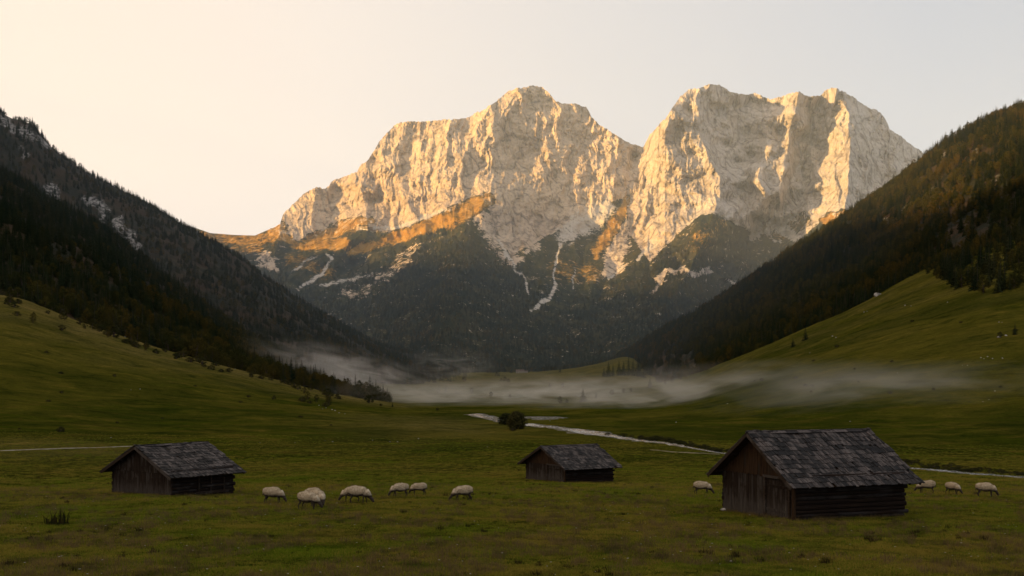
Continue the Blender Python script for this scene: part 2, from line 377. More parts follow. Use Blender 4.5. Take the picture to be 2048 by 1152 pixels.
def strokes(PX, PY, items, warp=7, seed=40):
    """soft painted surface masks: each item a polyline and a half width, in the same (column, row) frame as the relief table"""
    wx = PX+warp*fbm(PX/26, PY/26, seed, 3)*1.6; wy = PY+warp*fbm(PX/26, PY/26, seed+5, 3)*1.6
    out = np.zeros_like(PX)
    for pts, w, s in items:
        pts = np.array(pts, float); w = np.broadcast_to(np.array(w, float), (len(pts),))
        for i in range(max(1, len(pts)-1)):
            a = pts[i]; b = pts[min(i+1, len(pts)-1)]; d = b-a; L = (d**2).sum()
            t = np.clip(((wx-a[0])*d[0]+(wy-a[1])*d[1])/L, 0, 1) if L > 0 else np.zeros_like(PX)
            ww = w[i]+(w[min(i+1, len(pts)-1)]-w[i])*t
            dd = np.hypot(wx-a[0]-t*d[0], wy-a[1]-t*d[1])
            out = np.maximum(out, s*np.clip(1.5-dd/ww, 0, 1))
    return np.clip(out, 0, 1)

# --- near forested slope on the left
cols = [-1000, -400, 0, 100, 200, 300, 400, 500, 600, 700, 780]
top1 = [150, 250, 350, 405, 462, 538, 612, 678, 735, 786, 806]
base1 = [545, 580, 612, 640, 668, 704, 732, 757, 778, 800, 815]
rows1 = (cols, [[630]*11, [900]*11, [1300]*9+[1200, 1100], [1500]*9+[1400, 1250]],
         [base1, [b*.55+t*.45+12 for b, t in zip(base1, top1)], top1, [t+25 for t in top1]])
B1 = relief('b1', None, -700, 780, 400, rows1, 160, 9, 31, 90)
sheet('hillside', M['floor'], B1[0], B1[1], B1[2], {'rock': np.zeros_like(B1[0])})
# --- far forested slope on the left
cols = [-1000, -400, 0, 30, 60, 100, 150, 300, 440, 520, 600, 680, 750, 850, 960, 1060]
top2 = [-40, 60, 226, 243, 250, 297, 330, 414, 495, 549, 604, 650, 687, 716, 742, 760]
yt = [1800, 1850, 1900, 1910, 1920, 1930, 1950, 2000, 2050, 2100, 2200, 2300, 2350, 2400, 2450, 2500]
rows2 = (cols, [[1250]*12+[1350, 1450, 1700, 1900], [1550]*12+[1700, 1800, 2000, 2100], yt, [y+350 for y in yt]],
         [[t*.25+.75*790 for t in top2], [t*.62+.38*790 for t in top2], top2, [t+40 for t in top2]])
B2 = relief('b2', None, -700, 1060, 520, rows2, 220, 14, 33, 120)
rk2 = strokes(B2[3], B2[4], [([(0, 240), (30, 258), (60, 268), (95, 292)], [14, 12, 10, 6], .75), ([(100, 375), (112, 400)], [12, 8], 1), ([(175, 395), (205, 415), (200, 450)], [10, 12, 8], 1),
    ([(235, 440), (250, 470), (270, 490)], [9, 16, 11], 1), ([(40, 300), (50, 310)], 8, .6)], 9, 50)
sheet('hillside', M['floor'], B2[0], B2[1], B2[2]+0, {'rock': np.clip(rk2*1.6-.3+.4*fbm(B2[3]/7, B2[4]/9, 61, 3)*(rk2 > .1), 0, 1)})
# --- forested slope on the right
cols = [1140, 1220, 1300, 1400, 1500, 1600, 1700, 1760, 1840, 1890, 1930, 1960, 2048, 2300, 2800]
top3 = [768, 728, 681, 626, 563, 493, 433, 393, 330, 292, 268, 252, 216, 100, 0]
yt = [2450, 2350, 2150, 2000, 1900, 1800, 1700, 1680, 1640, 1600, 1570, 1550, 1500, 1450, 1400]
bY = [2150, 1900, 1500, 1000, 900, 900, 900, 900, 880, 860, 820, 800, 760, 740, 720]
bP = [775, 772, 770, 752, 722, 680, 636, 612, 565, 548, 535, 525, 508, 470, 420]
rows3 = (cols, [bY, [a*.6+b*.4 for a, b in zip(bY, yt)], yt, [y+300 for y in yt]],
         [bP, [a*.55+b*.45 for a, b in zip(bP, top3)], top3, [t+40 for t in top3]])
B3 = relief('b3', None, 1140, 2700, 560, rows3, 240, 12, 35, 110)
rk3 = strokes(B3[3], B3[4], [([(1770, 445), (1785, 440)], [9, 6], .8), ([(1800, 425), (1820, 405)], [5, 5], .8), ([(1540, 530), (1555, 522)], [6, 4], .9), ([(1700, 505), (1706, 500)], 4, .9),
    ([(1945, 318), (1955, 300)], [7, 5], .7), ([(1985, 362), (2000, 355)], [6, 5], .7), ([(1868, 372), (1862, 385)], 4, .7), ([(1885, 312), (1890, 305)], 5, .7), ([(1468, 572), (1476, 566)], [4, 4], .8)], 5, 54)
sheet('hillside', M['floor'], B3[0], B3[1], B3[2], {'rock': np.clip(rk3*1.5-.3, 0, 1)})

# --- the limestone massif
RIDGE = [(-300, 440), (200, 445), (380, 452), (420, 466), (470, 470), (510, 471), (540, 458), (560, 449), (566, 430), (590, 405), (618, 380), (632, 376), (650, 379), (665, 362), (690, 353), (714, 345), (722, 330), (738, 318), (752, 295), (765, 275),
 (790, 250), (810, 244), (850, 243), (900, 240), (935, 236), (950, 228), (985, 210), (1000, 195), (1020, 182), (1062, 171), (1085, 175), (1100, 188), (1108, 202), (1130, 208), (1150, 207), (1172, 215), (1183, 235), (1200, 250), (1230, 270), (1255, 285),
 (1279, 293), (1286, 294), (1300, 270), (1318, 250), (1330, 240), (1345, 215), (1360, 195), (1378, 180), (1400, 176), (1420, 169), (1440, 171), (1458, 182), (1480, 188), (1500, 190), (1510, 186), (1525, 193), (1540, 199), (1560, 195), (1580, 187),
 (1600, 185), (1620, 194), (1640, 192), (1650, 181), (1672, 177), (1690, 186), (1715, 200), (1735, 216), (1750, 219), (1770, 235), (1780, 260), (1800, 272), (1820, 288), (1845, 305), (1862, 322), (1950, 380), (2200, 470), (2700, 520)]
NPX, NPR = 1500, 620
pxs = np.linspace(-250, 2650, 2400); pxs = np.concatenate([np.linspace(-250, 380, 120, endpoint=False), np.linspace(380, 1900, NPX), np.linspace(1905, 2650, 120)])
rid = np.interp(pxs, *zip(*RIDGE)); rid = rid+6.0*fbm(pxs/18, pxs*0, 71, 6, .6)*((pxs > 540) & (pxs < 1870))-3.0*np.abs(pn(pxs/7., pxs*0+3, 72))*((pxs > 540))
t = np.linspace(0, 1, NPR)
PX = np.repeat(pxs[None, :], NPR, 0); PY = 775+(rid[None, :]-775)*t[:, None]
base = np.interp(PY, [170, 300, 400, 470, 540, 620, 700, 780], [5450, 5150, 4900, 4600, 4100, 3500, 2950, 2450])
base = base-np.interp(PX, [1180, 1290, 1330, 1700], [0, 130, 300, 300])*sst(560, 430, PY)
PROW = [ # crest line, width to the left, width to the right, how far it stands out (m)
 ([(1062, 165), (1012, 230), (966, 300), (955, 370), (968, 402), (925, 500), (880, 620), (850, 760)], 300, 620, 420),
 ([(975, 395), (935, 440), (905, 520), (880, 620)], 120, 150, 150),
 ([(1425, 160), (1394, 210), (1397, 260), (1412, 310), (1440, 355), (1440, 420), (1400, 500), (1340, 600), (1300, 760)], 150, 95, 300),
 ([(1600, 180), (1585, 240), (1570, 320), (1560, 380)], 105, 42, 300),
 ([(1520, 190), (1530, 240), (1535, 300)], 28, 24, 55),
 ([(1672, 170), (1697, 230), (1700, 300), (1696, 380), (1690, 440), (1640, 560)], 118, 140, 430),
 ([(632, 372), (625, 420), (615, 470)], 70, 60, 110), ([(736, 318), (722, 380), (735, 440)], 45, 70, 110),
 ([(812, 242), (790, 300), (800, 380), (830, 440)], 50, 45, 100), ([(860, 240), (842, 300), (840, 370), (850, 430)], 26, 28, 60), ([(905, 238), (880, 310), (868, 380), (880, 430)], 40, 40, 95),
 ([(985, 205), (935, 290), (905, 360), (910, 420)], 45, 40, 90), ([(1035, 180), (1000, 240), (985, 300)], 24, 40, 45),
 ([(1150, 205), (1155, 260), (1170, 330), (1185, 420)], 60, 60, 50), ([(1100, 190), (1090, 260), (1100, 340)], 30, 50, 45), ([(1215, 262), (1222, 330), (1230, 400)], 40, 50, 60),
 ([(1345, 210), (1322, 280), (1300, 350), (1290, 430)], 40, 40, 90), ([(1760, 225), (1790, 290), (1800, 350)], 30, 80, 30),
 ([(1480, 190), (1470, 260), (1490, 330), (1540, 400)], 30, 50, 45),
 ([(720, 470), (640, 520), (560, 570)], 90, 90, 160), ([(560, 470), (520, 520), (470, 560)], 70, 70, 120)]
off = np.zeros_like(PX); nz = 6*fbm(PX/40, PY/40, 80, 3)
for pts, wl, wr, amp in PROW:
    pp = np.array(pts, float); y = PY
    cxl = np.interp(y, pp[:, 1], pp[:, 0])+nz
    fade = sst(pp[-1, 1]+70, pp[-1, 1]-10, y)*sst(pp[0, 1]-60, pp[0, 1], y)
    d = PX-cxl; w = np.where(d < 0, wl*(1+.25*fbm(PX/60, PY/50, 83, 2)), wr*(1+.25*fbm(PX/60, PY/50, 84, 2)))
    tt = np.clip(1-np.abs(d)/w, 0, 1)
    off -= 1.35*amp*fade*tt
cl_px = [380, 540, 560, 620, 700, 780, 860, 920, 960, 985, 1020, 1080, 1150, 1250, 1262, 1300, 1400, 1440, 1500, 1600, 1640, 1720, 1900]
cl_py = [440, 455, 472, 480, 458, 462, 440, 412, 388, 430, 510, 478, 445, 390, 470, 520, 425, 430, 462, 478, 440, 430, 460]
cliff = np.interp(PX, cl_px, cl_py)+7*fbm(PX/30, PY/60, 90, 3)
rocky = sst(8, -8, PY-cliff)
steepn = rocky*1.0+.35*(1-rocky)
wv = .35*fbm(PX/50, PY/50, 95, 2); sh2 = lambda a: np.sign(a)*np.abs(a)**1.25
rel = 42*ridged(PX/70+wv, PY/240, 96, 2)+26*ridged(PX/30+wv*1.6+PY/260, PY/120, 98, 2)+10*ridged(PX/13+wv*2.5-PY/190, PY/50, 99, 2)+5*ridged(PX/6.2+wv*4, PY/19, 102, 2)+3*ridged(PX/3.4, PY/7, 104, 1)
rel = rel+11*ridged((PX+PY*.8)/46, (PY-PX*.45)/15, 105, 3)+9*np.abs(pn((PX*.35+PY)/13, (PX-PY*.3)/60, 107))
gul = 150*ridged((PX+.2*PY)/150, PY/500, 110, 2)*(1-rocky)
D = base+off-rel*steepn*1.15-gul*.55-18*(1-rocky)*fbm(PX/22, PY/22, 111, 4)
edge = sst(1.0, .97, t)[:, None]
MX = (PX-CX)/F*D; MY = D; MZ = CAMH+(YH-PY)/F*D
# soft paint of what grows or lies where, plus sunlight on the left shoulder
rock = rocky*1.7
rock = np.maximum(rock, strokes(PX, PY, [([(960, 430), (1000, 470), (1030, 520)], [16, 26, 14], .85), ([(1240, 460), (1230, 520), (1215, 550)], [32, 22, 6], .9), ([(1290, 440), (1310, 480)], [36, 18], .85),
    ([(760, 560), (790, 535), (830, 495)], [10, 12, 9], .50), ([(690, 588), (730, 580)], [12, 9], .52), ([(530, 520), (550, 535)], [18, 8], .7), ([(440, 474), (480, 476)], [4, 4], .6), ([(1310, 575), (1330, 545), (1370, 540)], [7, 10, 8], .85), ([(1385, 545), (1415, 543)], [7, 9], .75),
    ([(1460, 560), (1475, 575)], [9, 6], .6), ([(1070, 480), (1060, 500)], [12, 8], .7), ([(1500, 440), (1510, 470)], [14, 6], .8), ([(1550, 450), (1560, 480)], [14, 8], .7)], 11, 120))
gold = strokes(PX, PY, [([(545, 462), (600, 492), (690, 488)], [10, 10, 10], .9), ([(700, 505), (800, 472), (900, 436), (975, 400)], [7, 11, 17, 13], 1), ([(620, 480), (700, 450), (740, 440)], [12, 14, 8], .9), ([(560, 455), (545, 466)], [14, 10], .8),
    ([(1190, 510), (1225, 455), (1255, 400)], [9, 13, 9], .95), ([(1690, 432), (1650, 440)], [14, 10], .95), ([(1610, 440), (1560, 470)], [18, 20], .45), ([(1120, 540), (1180, 545)], [22, 18], .42), ([(1440, 450), (1400, 480)], [18, 22], .38), ([(580, 520), (660, 545)], [14, 12], .42), ([(1330, 352), (1320, 356)], 7, .7), ([(410, 470), (480, 480), (540, 478)], [8, 12, 14], .62), ([(470, 500), (520, 498)], [8, 10], .5)], 6, 130)  # last two strokes paint sunlit gold where no sun falls
scree = strokes(PX, PY, [([(1215, 412), (1180, 440), (1130, 470)], [15, 25, 17], 1), ([(1130, 470), (1118, 500), (1105, 545), (1112, 570), (1095, 600), (1060, 622)], [7, 2.4, 2.2, 3.5, 5, 2.5], .8), ([(1000, 480), (1020, 520), (1048, 560), (1058, 590)], [4, 3, 3, 2], .8),
    ([(720, 458), (790, 456), (850, 436), (890, 420)], [2.5, 3.5, 5, 3], .95), ([(1548, 425), (1565, 455), (1592, 478)], [8, 14, 8], 1), ([(600, 575), (640, 552), (665, 520), (650, 510)], [4, 5, 3, 2], .8), ([(640, 572), (700, 560), (745, 548)], [3, 4, 2], .7), ([(580, 545), (600, 530), (625, 515)], [2, 3, 2], .6),
    ([(1310, 485), (1275, 520)], [8, 3], .9), ([(1245, 535), (1218, 558)], [3, 2], .8), ([(1150, 535), (1145, 580)], [2, 1.5], .6)], 5, 140)
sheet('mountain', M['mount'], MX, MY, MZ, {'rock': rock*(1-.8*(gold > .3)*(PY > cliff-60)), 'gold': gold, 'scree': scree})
# the far side of the massif
bk = np.stack([MX[-1], MX[-1]*1.02, MX[-1]*1.1]); bky = np.stack([MY[-1], MY[-1]+250, MY[-1]+1500]); bkz = np.stack([MZ[-1], MZ[-1]-180, MZ[-1]*0-50])
sheet('mountain', M['mount'], bk, bky, bkz, {k: np.ones_like(bk)*(k == 'rock') for k in ('rock', 'gold', 'scree')})
# --- unseen range added west, shaped to keep the morning sun off the valley floor
wy = np.linspace(-3500, 7800, 300); wt = np.linspace(-1, 1, 60)
wh = np.interp(wy, [-3500, 0, 2500, 3200, 3700, 4200, 4700, 7800], [1150, 1180, 1200, 1200, 1180, 1010, 1000, 900])+45*fbm(wy/260, wy*0, 150, 4)
WX = -4300+1250*wt[:, None]+0*wy[None, :]; WY = np.repeat(wy[None, :], 60, 0)
WZ = wh[None, :]*(1-np.abs(wt[:, None])**1.3)+60*fbm(WX/300, WY/300, 151, 4)*(1-np.abs(wt[:, None]))-60
sheet('mountain', M['mount'], WX, WY, WZ, {'rock': sst(500, 900, WZ), 'gold': WZ*0, 'scree': WZ*0})

# ------------------------------------------------------------------ trees
def spruce_mesh(seed, h=10., rb=2.0):
    r = random.Random(seed); mb = MB(); tiers = 19
    for k in range(tiers):
        f = k/(tiers-1); z = h*(.07+.90*f); rad = rb*(1-f)**.85*(.8+.4*r.random())+.10
        nb = 9 if f < .6 else 6
        for b in range(nb):
            a = 2*math.pi*(b+r.random()*.8)/nb+k; L = rad*r.uniform(.65, 1.15); droop = -.10-.28*(1-f)
            d = np.array([math.cos(a), math.sin(a), 0]); s = np.array([-d[1], d[0], 0])
            o = np.array([0, 0, z]); n = 4
            for q in range(n):
                u0 = q/n; u1 = (q+1.35)/n; w = L*.30*(1-.55*u0)*r.uniform(.8, 1.2)
                p0 = o+d*L*u0+np.array([0, 0, droop*L*u0+.22*L*u0*u0]); p1 = o+d*L*min(u1, 1.08)+np.array([0, 0, droop*L*u1-.05])
                mb.add([p0, p1-s*w*.2+np.array([0, 0, -.12]), p0*.35+p1*.65+s*w+np.array([0, 0, -.16*r.random()-.05])], [(0, 1, 2)])
                mb.add([p0, p0*.4+p1*.6-s*w+np.array([0, 0, -.16*r.random()-.05]), p1+s*w*.2], [(0, 1, 2)])
                if q % 2: mb.add([p0+s*w*.2, p0*.5+p1*.5-np.array([0, 0, .32*L*.5]), p1], [(0, 1, 2)])
    mb.add([(-.08, 0, h*.94), (.08, 0, h*.94), (0, 0, h*1.03)], [(0, 1, 2)]); mb.add([(0, -.08, h*.94), (0, .08, h*.94), (0, 0, h*1.03)], [(0, 1, 2)])
    return mb.mesh('crown', M['spruce'])
def leaf_blob(mb, c, rad, n, size, r, flat=1.0):
    for _ in range(n):
        d = np.array([r.gauss(0, 1) for _ in range(3)]); d /= np.linalg.norm(d)+1e-9; q = r.random()**.33
        p = np.array(c)+d*np.array([rad, rad, rad*flat])*q
        a = np.cross(d, [r.random()-.5, r.random()-.5, r.random()-.5]); a /= np.linalg.norm(a)+1e-9; b = np.cross(d+.5*a, a); b /= np.linalg.norm(b)+1e-9
        s = size*r.uniform(.6, 1.3)
        mb.add([p-a*s, p+b*s*.8, p+a*s, p-b*s*.7], [(0, 1, 2, 3)])
def broad_mesh(seed, h=8.5, rb=3.0, mat='leaf', low=.14, clumps=46, per=36, size=.17):
    r = random.Random(seed); mb = MB(); tr = MB()
    tr.tube([(0, 0, -.5), (.05, 0, h*.3), (0, .1, h*.55)], [.24, .17, .08], 7)
    for k in range(clumps):
        f = (k+.5)/clumps; z = h*(low+(.97-low)*f); rr = rb*math.sin(math.pi*min(1, .16+.80*f))**.7*(.35+.65*r.random()**.5)
        a = r.random()*6.283*3; c = (math.cos(a)*rr*.86, math.sin(a)*rr*.86, z)
        leaf_blob(mb, c, rb*r.uniform(.24, .42), per, size, r, .8)
        if k % 5 == 0: tr.tube([(0, 0, h*.25), (c[0]*.5, c[1]*.5, h*.25+(z-h*.25)*.6), c], [.10, .06, .02], 5)
    return mb.mesh('crown', M[mat]), tr.mesh('trunk', M['bark'])
def trunk_mesh(h=10.):
    mb = MB(); mb.tube([(0, 0, -.6), (0, 0, h*.3), (0, 0, h*.7), (0, 0, h*.97)], [.20, .15, .08, .02], 7); return mb.mesh('trunk', M['bark'])
SPR = [(spruce_mesh(s, 10, rb), trunk_mesh(10)) for s, rb in ((1, 1.75), (2, 2.2), (3, 1.5))]
BRO = [broad_mesh(s, h, rb) for s, h, rb in ((4, 8.5, 3.2), (5, 9.5, 2.8), (6, 7.5, 3.4))]
BUS = [broad_mesh(s, h, rb, 'bushleaf', .02, 22, 36, .10) for s, h, rb in ((7, 1.9, 1.4), (8, 1.5, 1.5))]
BIGB = [broad_mesh(9, 6.0, 3.2, 'bushleaf', .02, 130, 70, .15)]
CROWN = {}
def tree(kind, v, loc, s, rz, label, group, name=None, cat='tree', sz=None):
    cr, tk = {'s': SPR, 'b': BRO, 'u': BUS, 'B': BIGB}[kind][v]
    name = name or {'s': 'spruce_tree', 'b': 'broadleaf_tree', 'u': 'bush', 'B': 'bush'}[kind]
    e = empty(name, loc, rz, label, cat, group); e.scale = (s, s, sz or s)
    c = link(bpy.data.objects.new('crown', cr), e); link(bpy.data.objects.new('trunk', tk), e)
    CROWN.setdefault((kind, v), c); return e

def sample(S, n, keep, seed, weightpow=1.0):
    """n random points on a relief sheet, spread evenly over its real area"""
    X, Y, Zs, PXs, PYs = S; r = np.random.default_rng(seed)
    dx = X[:-1, 1:]-X[:-1, :-1]; dy = np.hypot(Y[1:, :-1]-Y[:-1, :-1], Zs[1:, :-1]-Zs[:-1, :-1]); A = np.abs(dx)*dy*keep[:-1, :-1]
    p = A.ravel()/A.sum(); idx = r.choice(p.size, n, p=p); i, j = np.divmod(idx, A.shape[1]); a = r.random(n); b = r.random(n)
    def bl(Q): return (Q[i, j]*(1-a)+Q[i+1, j]*a)*(1-b)+(Q[i, j+1]*(1-a)+Q[i+1, j+1]*a)*b
    return np.stack([bl(X), bl(Y), bl(Zs)], -1), bl(PXs), bl(PYs)
def inframe(px, m=150): return (px > -m) & (px < 2048+m)

pts, kinds, scal, where = [], [], [], []
def addpts(p, k, s, w):
    pts.append(p); kinds.append(k); scal.append(s); where.append(np.full(len(p), w))
rr = np.random.default_rng(5)
def forest_on(S, n, keep, seed, w, spf, smin, smax):
    p, px, py = sample(S, n, keep, seed); f = spf(p, px, py); isS = rr.random(n) < f
    k = np.where(isS, rr.integers(0, 3, n), 3+rr.integers(0, 3, n)); s = rr.uniform(smin, smax, n)*np.where(isS, 1.12, .92)
    addpts(p, k, s, w)
cl = lambda p, sc_, s: .5+.9*fbm(p[:, 0]/sc_, p[:, 1]/sc_, s, 3)
forest_on(B1, 7500, inframe(B1[3]).astype(float), 1, 1, lambda p, px, py: np.clip(cl(p, 110, 201)*.9+.15+(p[:, 2]-60)/160, .08, .97), .85, 1.7)
forest_on(B2, 11000, inframe(B2[3])*np.where(rk2 < .35, 1., .38), 2, 2, lambda p, px, py: np.clip(.8+.5*(cl(p, 150, 203)-.5), .3, 1), .8, 1.5)
forest_on(B3, 17000, inframe(B3[3])*np.where(rk3 < .45, 1., .3), 3, 3, lambda p, px, py: np.clip(cl(p, 90, 205)*1.0+.06, .12, .9), .9, 1.9)
S5 = (MX, MY, MZ, PX, PY); treel = np.interp(PX, [380, 560, 640, 860, 920, 1000, 1060, 1120, 1200, 1300, 1440, 1600, 1900], [470, 520, 560, 470, 450, 480, 540, 600, 570, 500, 435, 490, 500])
dens = sst(-10, 60, PY-treel+25*fbm(PX/30, PY/30, 210, 3))*(rock < .45)*(scree < .3)*(gold < .45)*inframe(PX, 20)*(PX > 380)
forest_on(S5, 30000, dens*1., 4, 4, lambda p, px, py: np.clip(.78+.7*(cl(p, 200, 207)-.5), .2, 1), .9, 1.5)
# trees on the upper right of the meadow sheet, and the clumps at the head of the valley
SG = (GXX, GYY, Zd, PXg, PYg)
bl = np.interp(PXg, [1780, 1850, 1880, 1905, 1940, 2000, 2048, 2300], [400, 548, 566, 582, 585, 590, 600, 640])+6*fbm(PXg/16, PYg/16, 212, 2)
keep = ((PXg > 1850) & (PYg < bl) & (GYY > 330) & (GYY < 920) & inframe(PXg))*1.
forest_on(SG, 420, keep, 5, 5, lambda p, px, py: np.clip(cl(p, 60, 213)+.15, .1, .9), .8, 1.5)
keep = ((PXg > 540) & (PXg < 1010) & (GYY > 1450) & (GYY < 2300))*sst(.0, .2, fbm(GXX/120, GYY/120, 214, 3)-.25+.5*(PXg < 740)+sst(1950, 2200, GYY)*.6)
forest_on(SG, 520, keep*1., 6, 6, lambda p, px, py: .6+0*px, .8, 1.3)
keep = ((PXg > 560) & (PXg < 740) & (GYY > 640) & (GYY < 1300))*1.
forest_on(SG, 420, keep*sst(735, 640, PXg), 7, 7, lambda p, px, py: .55+0*px, .6, 1.1)
keep = ((PXg > 960) & (PXg < 1300) & (GYY > 2080))*1.
forest_on(SG, 700, keep, 8, 8, lambda p, px, py: .7+0*px, .8, 1.3)
keep = ((PXg > 1310) & (PXg < 1560) & (GYY > 830+(1560-PXg)*.9) & (GYY < 1500))*1.
forest_on(SG, 500, keep, 9, 9, lambda p, px, py: .45+0*px, .6, 1.2)
pts = np.concatenate(pts); kinds = np.concatenate(kinds); scal = np.concatenate(scal); where = np.concatenate(where)
# the largest in view become trees of their own
ppx = pts[:, 0]/pts[:, 1]*F+CX; ppy = YH-(pts[:, 2]-CAMH)/pts[:, 1]*F; inside = (ppx > 4) & (ppx < 2044) & (ppy < 1100) & (ppy > 60)
app = scal/pts[:, 1]*inside
solo = np.zeros(len(pts), bool)
for conif in (True, False):
    a = np.where((kinds < 3) == conif, app, 0); solo[np.argsort(-a)[:290]] = True
LBL = {1: 'edge of the near wooded slope on the left', 5: 'top of the right-hand meadow slope', 7: 'foot of the wooded slope left of the mist', 3: 'wooded slope behind the right-hand meadow', 9: 'foot of the right-hand wood above the meadow crest',
       6: 'head of the valley', 8: 'far end of the valley meadow', 2: 'far wooded slope on the left', 4: 'forest under the cliffs'}
for i in np.where(solo)[0]:
    k = int(kinds[i]); p = pts[i]; w = LBL[int(where[i])]
    if k < 3: tree('s', k, p-np.array([0, 0, .5]), float(scal[i]), random.random()*6.28, 'dark pointed spruce among others, '+w, 'spruces, '+w)
    else: tree('b', k-3, p-np.array([0, 0, .8]), float(scal[i]), random.random()*6.28, 'rounded brownish autumn tree among others, '+w, 'autumn trees, '+w)

def scatter(name, P_, K, S_, protos, label, cat, rot=None, zs=None):
    """one object of very many: its points carry copies of trees or tufts that also stand in the scene on their own"""
    me = bpy.data.meshes.new(name); n = len(P_); me.vertices.add(n); me.vertices.foreach_set('co', P_.astype(np.float32).ravel())
    for nm, arr in (('k', K), ('s', S_), ('rz', rot if rot is not None else rr.random(n)*6.283)):
        a = me.attributes.new(nm, 'FLOAT', 'POINT'); a.data.foreach_set('value', arr.astype(np.float32))
    o = link(bpy.data.objects.new(name, me)); tag(o, label, cat, None, 'stuff')
    g = bpy.data.node_groups.new(name, 'GeometryNodeTree'); g.interface.new_socket('Geometry', in_out='INPUT', socket_type='NodeSocketGeometry'); g.interface.new_socket('Geometry', in_out='OUTPUT', socket_type='NodeSocketGeometry')
    N = g.nodes; L = g.links; gi = N.new('NodeGroupInput'); go = N.new('NodeGroupOutput'); jn = N.new('GeometryNodeJoinGeometry')
    def att(nm): a = N.new('GeometryNodeInputNamedAttribute'); a.data_type = 'FLOAT'; a.inputs['Name'].default_value = nm; return a.outputs[0]
    k_, s_, r_ = att('k'), att('s'), att('rz'); cx = N.new('ShaderNodeCombineXYZ'); L.new(r_, cx.inputs[2])
    cs = N.new('ShaderNodeCombineXYZ')
    for q in range(3): L.new(s_, cs.inputs[q])
    for v, po in enumerate(protos):
        c = N.new('FunctionNodeCompare'); c.data_type = 'FLOAT'; c.operation = 'EQUAL'; L.new(k_, c.inputs[0]); c.inputs[1].default_value = v; c.inputs['Epsilon'].default_value = .1
        oi = N.new('GeometryNodeObjectInfo'); oi.transform_space = 'ORIGINAL'; oi.inputs['Object'].default_value = po; oi.inputs['As Instance'].default_value = True
        ip = N.new('GeometryNodeInstanceOnPoints'); L.new(gi.outputs[0], ip.inputs['Points']); L.new(c.outputs[0], ip.inputs['Selection']); L.new(oi.outputs['Geometry'], ip.inputs['Instance']); L.new(cx.outputs[0], ip.inputs['Rotation']); L.new(cs.outputs[0], ip.inputs['Scale'])
        L.new(ip.outputs[0], jn.inputs[0])
    L.new(jn.outputs[0], go.inputs[0]); md = o.modifiers.new('scatter', 'NODES'); md.node_group = g; return o
for kk in range(6):                                # make sure each kind stands in the scene once
    key = ('s', kk) if kk < 3 else ('b', kk-3)
    if key not in CROWN:
        i = int(np.argmax(np.where(kinds == kk, app, 0))); solo[i] = True; w = LBL[int(where[i])]
        tree(key[0], key[1], pts[i], float(scal[i]), 1., 'tree among others, '+w, 'trees, '+w)
protos = [CROWN[('s', i)] for i in range(3)]+[CROWN[('b', i)] for i in range(3)]
for nm, ws, lab in (('forest', (1, 2, 7, 6), 'dark spruce and autumn forest covering the slopes left of the valley'), ('forest', (3, 5, 9, 8), 'brown and dark green forest covering the slope on the right'), ('forest', (4,), 'bluish distant forest under the pale cliffs')):
    sel = ~solo & np.isin(where, ws); scatter(nm, pts[sel]-np.array([0, 0, .8]), kinds[sel], scal[sel], protos, lab, 'forest')

# trees that stand apart: column, row of the foot, height in photo pixels
def apart(kind, v, px, py, hpx, label, name=None, wide=1.0, cat='tree', group=None, Yfix=None):
    X, Y, z = ground_hit(px, py)
    if Yfix: Y = Yfix; X = (px-CX)/F*Y; z = G(X, Y)
    hm = {'s': 10.2, 'b': 8.6, 'u': 1.75, 'B': 6.0}[kind]; s = hpx/F*Y/hm
    return tree(kind, v, (X, Y, z-.02*hm*s), s*wide, random.random()*6, label, group, name, cat, s)
apart('s', 1, 1586, 694, 21, 'small dark spruce on the right-hand meadow crest, lower of the pair', wide=1.1)
apart('s', 1, 1611, 681, 26, 'small dark spruce on the right-hand meadow crest, upper of the pair', wide=1.1)
apart('s', 1, 1166, 804, 29, 'lone spruce standing in the mist at the foot of the right meadow', wide=1.25)
apart('s', 0, 1300, 776, 24, 'spruce on the low crest right of the valley mist', wide=1.2)
for px, py, h, k, v, lab in [(877, 786, 18, 's', 1, 'left of two small spruces above the mist in mid valley'), (892, 785, 17, 's', 1, 'right of two small spruces above the mist in mid valley'), (912, 788, 11, 's', 1, 'small low spruce right of the pair above the mist'),
    (813, 762, 24, 's', 0, 'pointed spruce on the far valley meadow'), (826, 768, 14, 'b', 0, 'round tree beside the pointed spruce on the far valley meadow'), (943, 790, 13, 'b', 1, 'pale round tree in the mist, mid valley'), (982, 794, 11, 'b', 0, 'low wide tree in the valley mist'), (1020, 796, 8, 'b', 2, 'small tree in the mist left of the stream bend'),
    (1017, 766, 10, 'b', 2, 'small dark tree on the far meadow below the farmhouse'), (1120, 745, 12, 's', 1, 'dark tree at the edge of the far meadow, right of the farmhouse'), (1262, 785, 9, 'b', 0, 'round tree on the crest behind the mist, left of the spruce'), (1247, 788, 10, 'b', 1, 'round tree low on the crest behind the mist'),
    (1224, 791, 13, 'b', 2, 'round tree half hidden in the mist right of the lone spruce'), (1192, 797, 14, 's', 0, 'slim spruce in the mist right of the lone spruce'), (1120, 808, 14, 'b', 1, 'bushy tree in the mist left of the lone spruce'), (1134, 806, 9, 'b', 2, 'low bushy tree in the mist between tree and lone spruce'),
    (1100, 776, 10, 'b', 0, 'low tree in front of the far meadow, above the mist'), (1125, 777, 11, 'b', 1, 'low tree right of another above the valley mist')]:
    apart(k, v, px, py, h, lab, wide=1.15)
for i, (px, py, h) in enumerate([(1208, 758, 22), (1217, 756, 32), (1226, 755, 26), (1238, 753, 33), (1247, 751, 30), (1257, 750, 40), (1266, 750, 34), (1277, 750, 42), (1288, 751, 38)]):
    apart('s', i % 3, px, py, h, 'tall dark spruce in the row below the sunless meadow tongue', group='spruces in the row below the meadow tongue', wide=1.1, Yfix=1500)
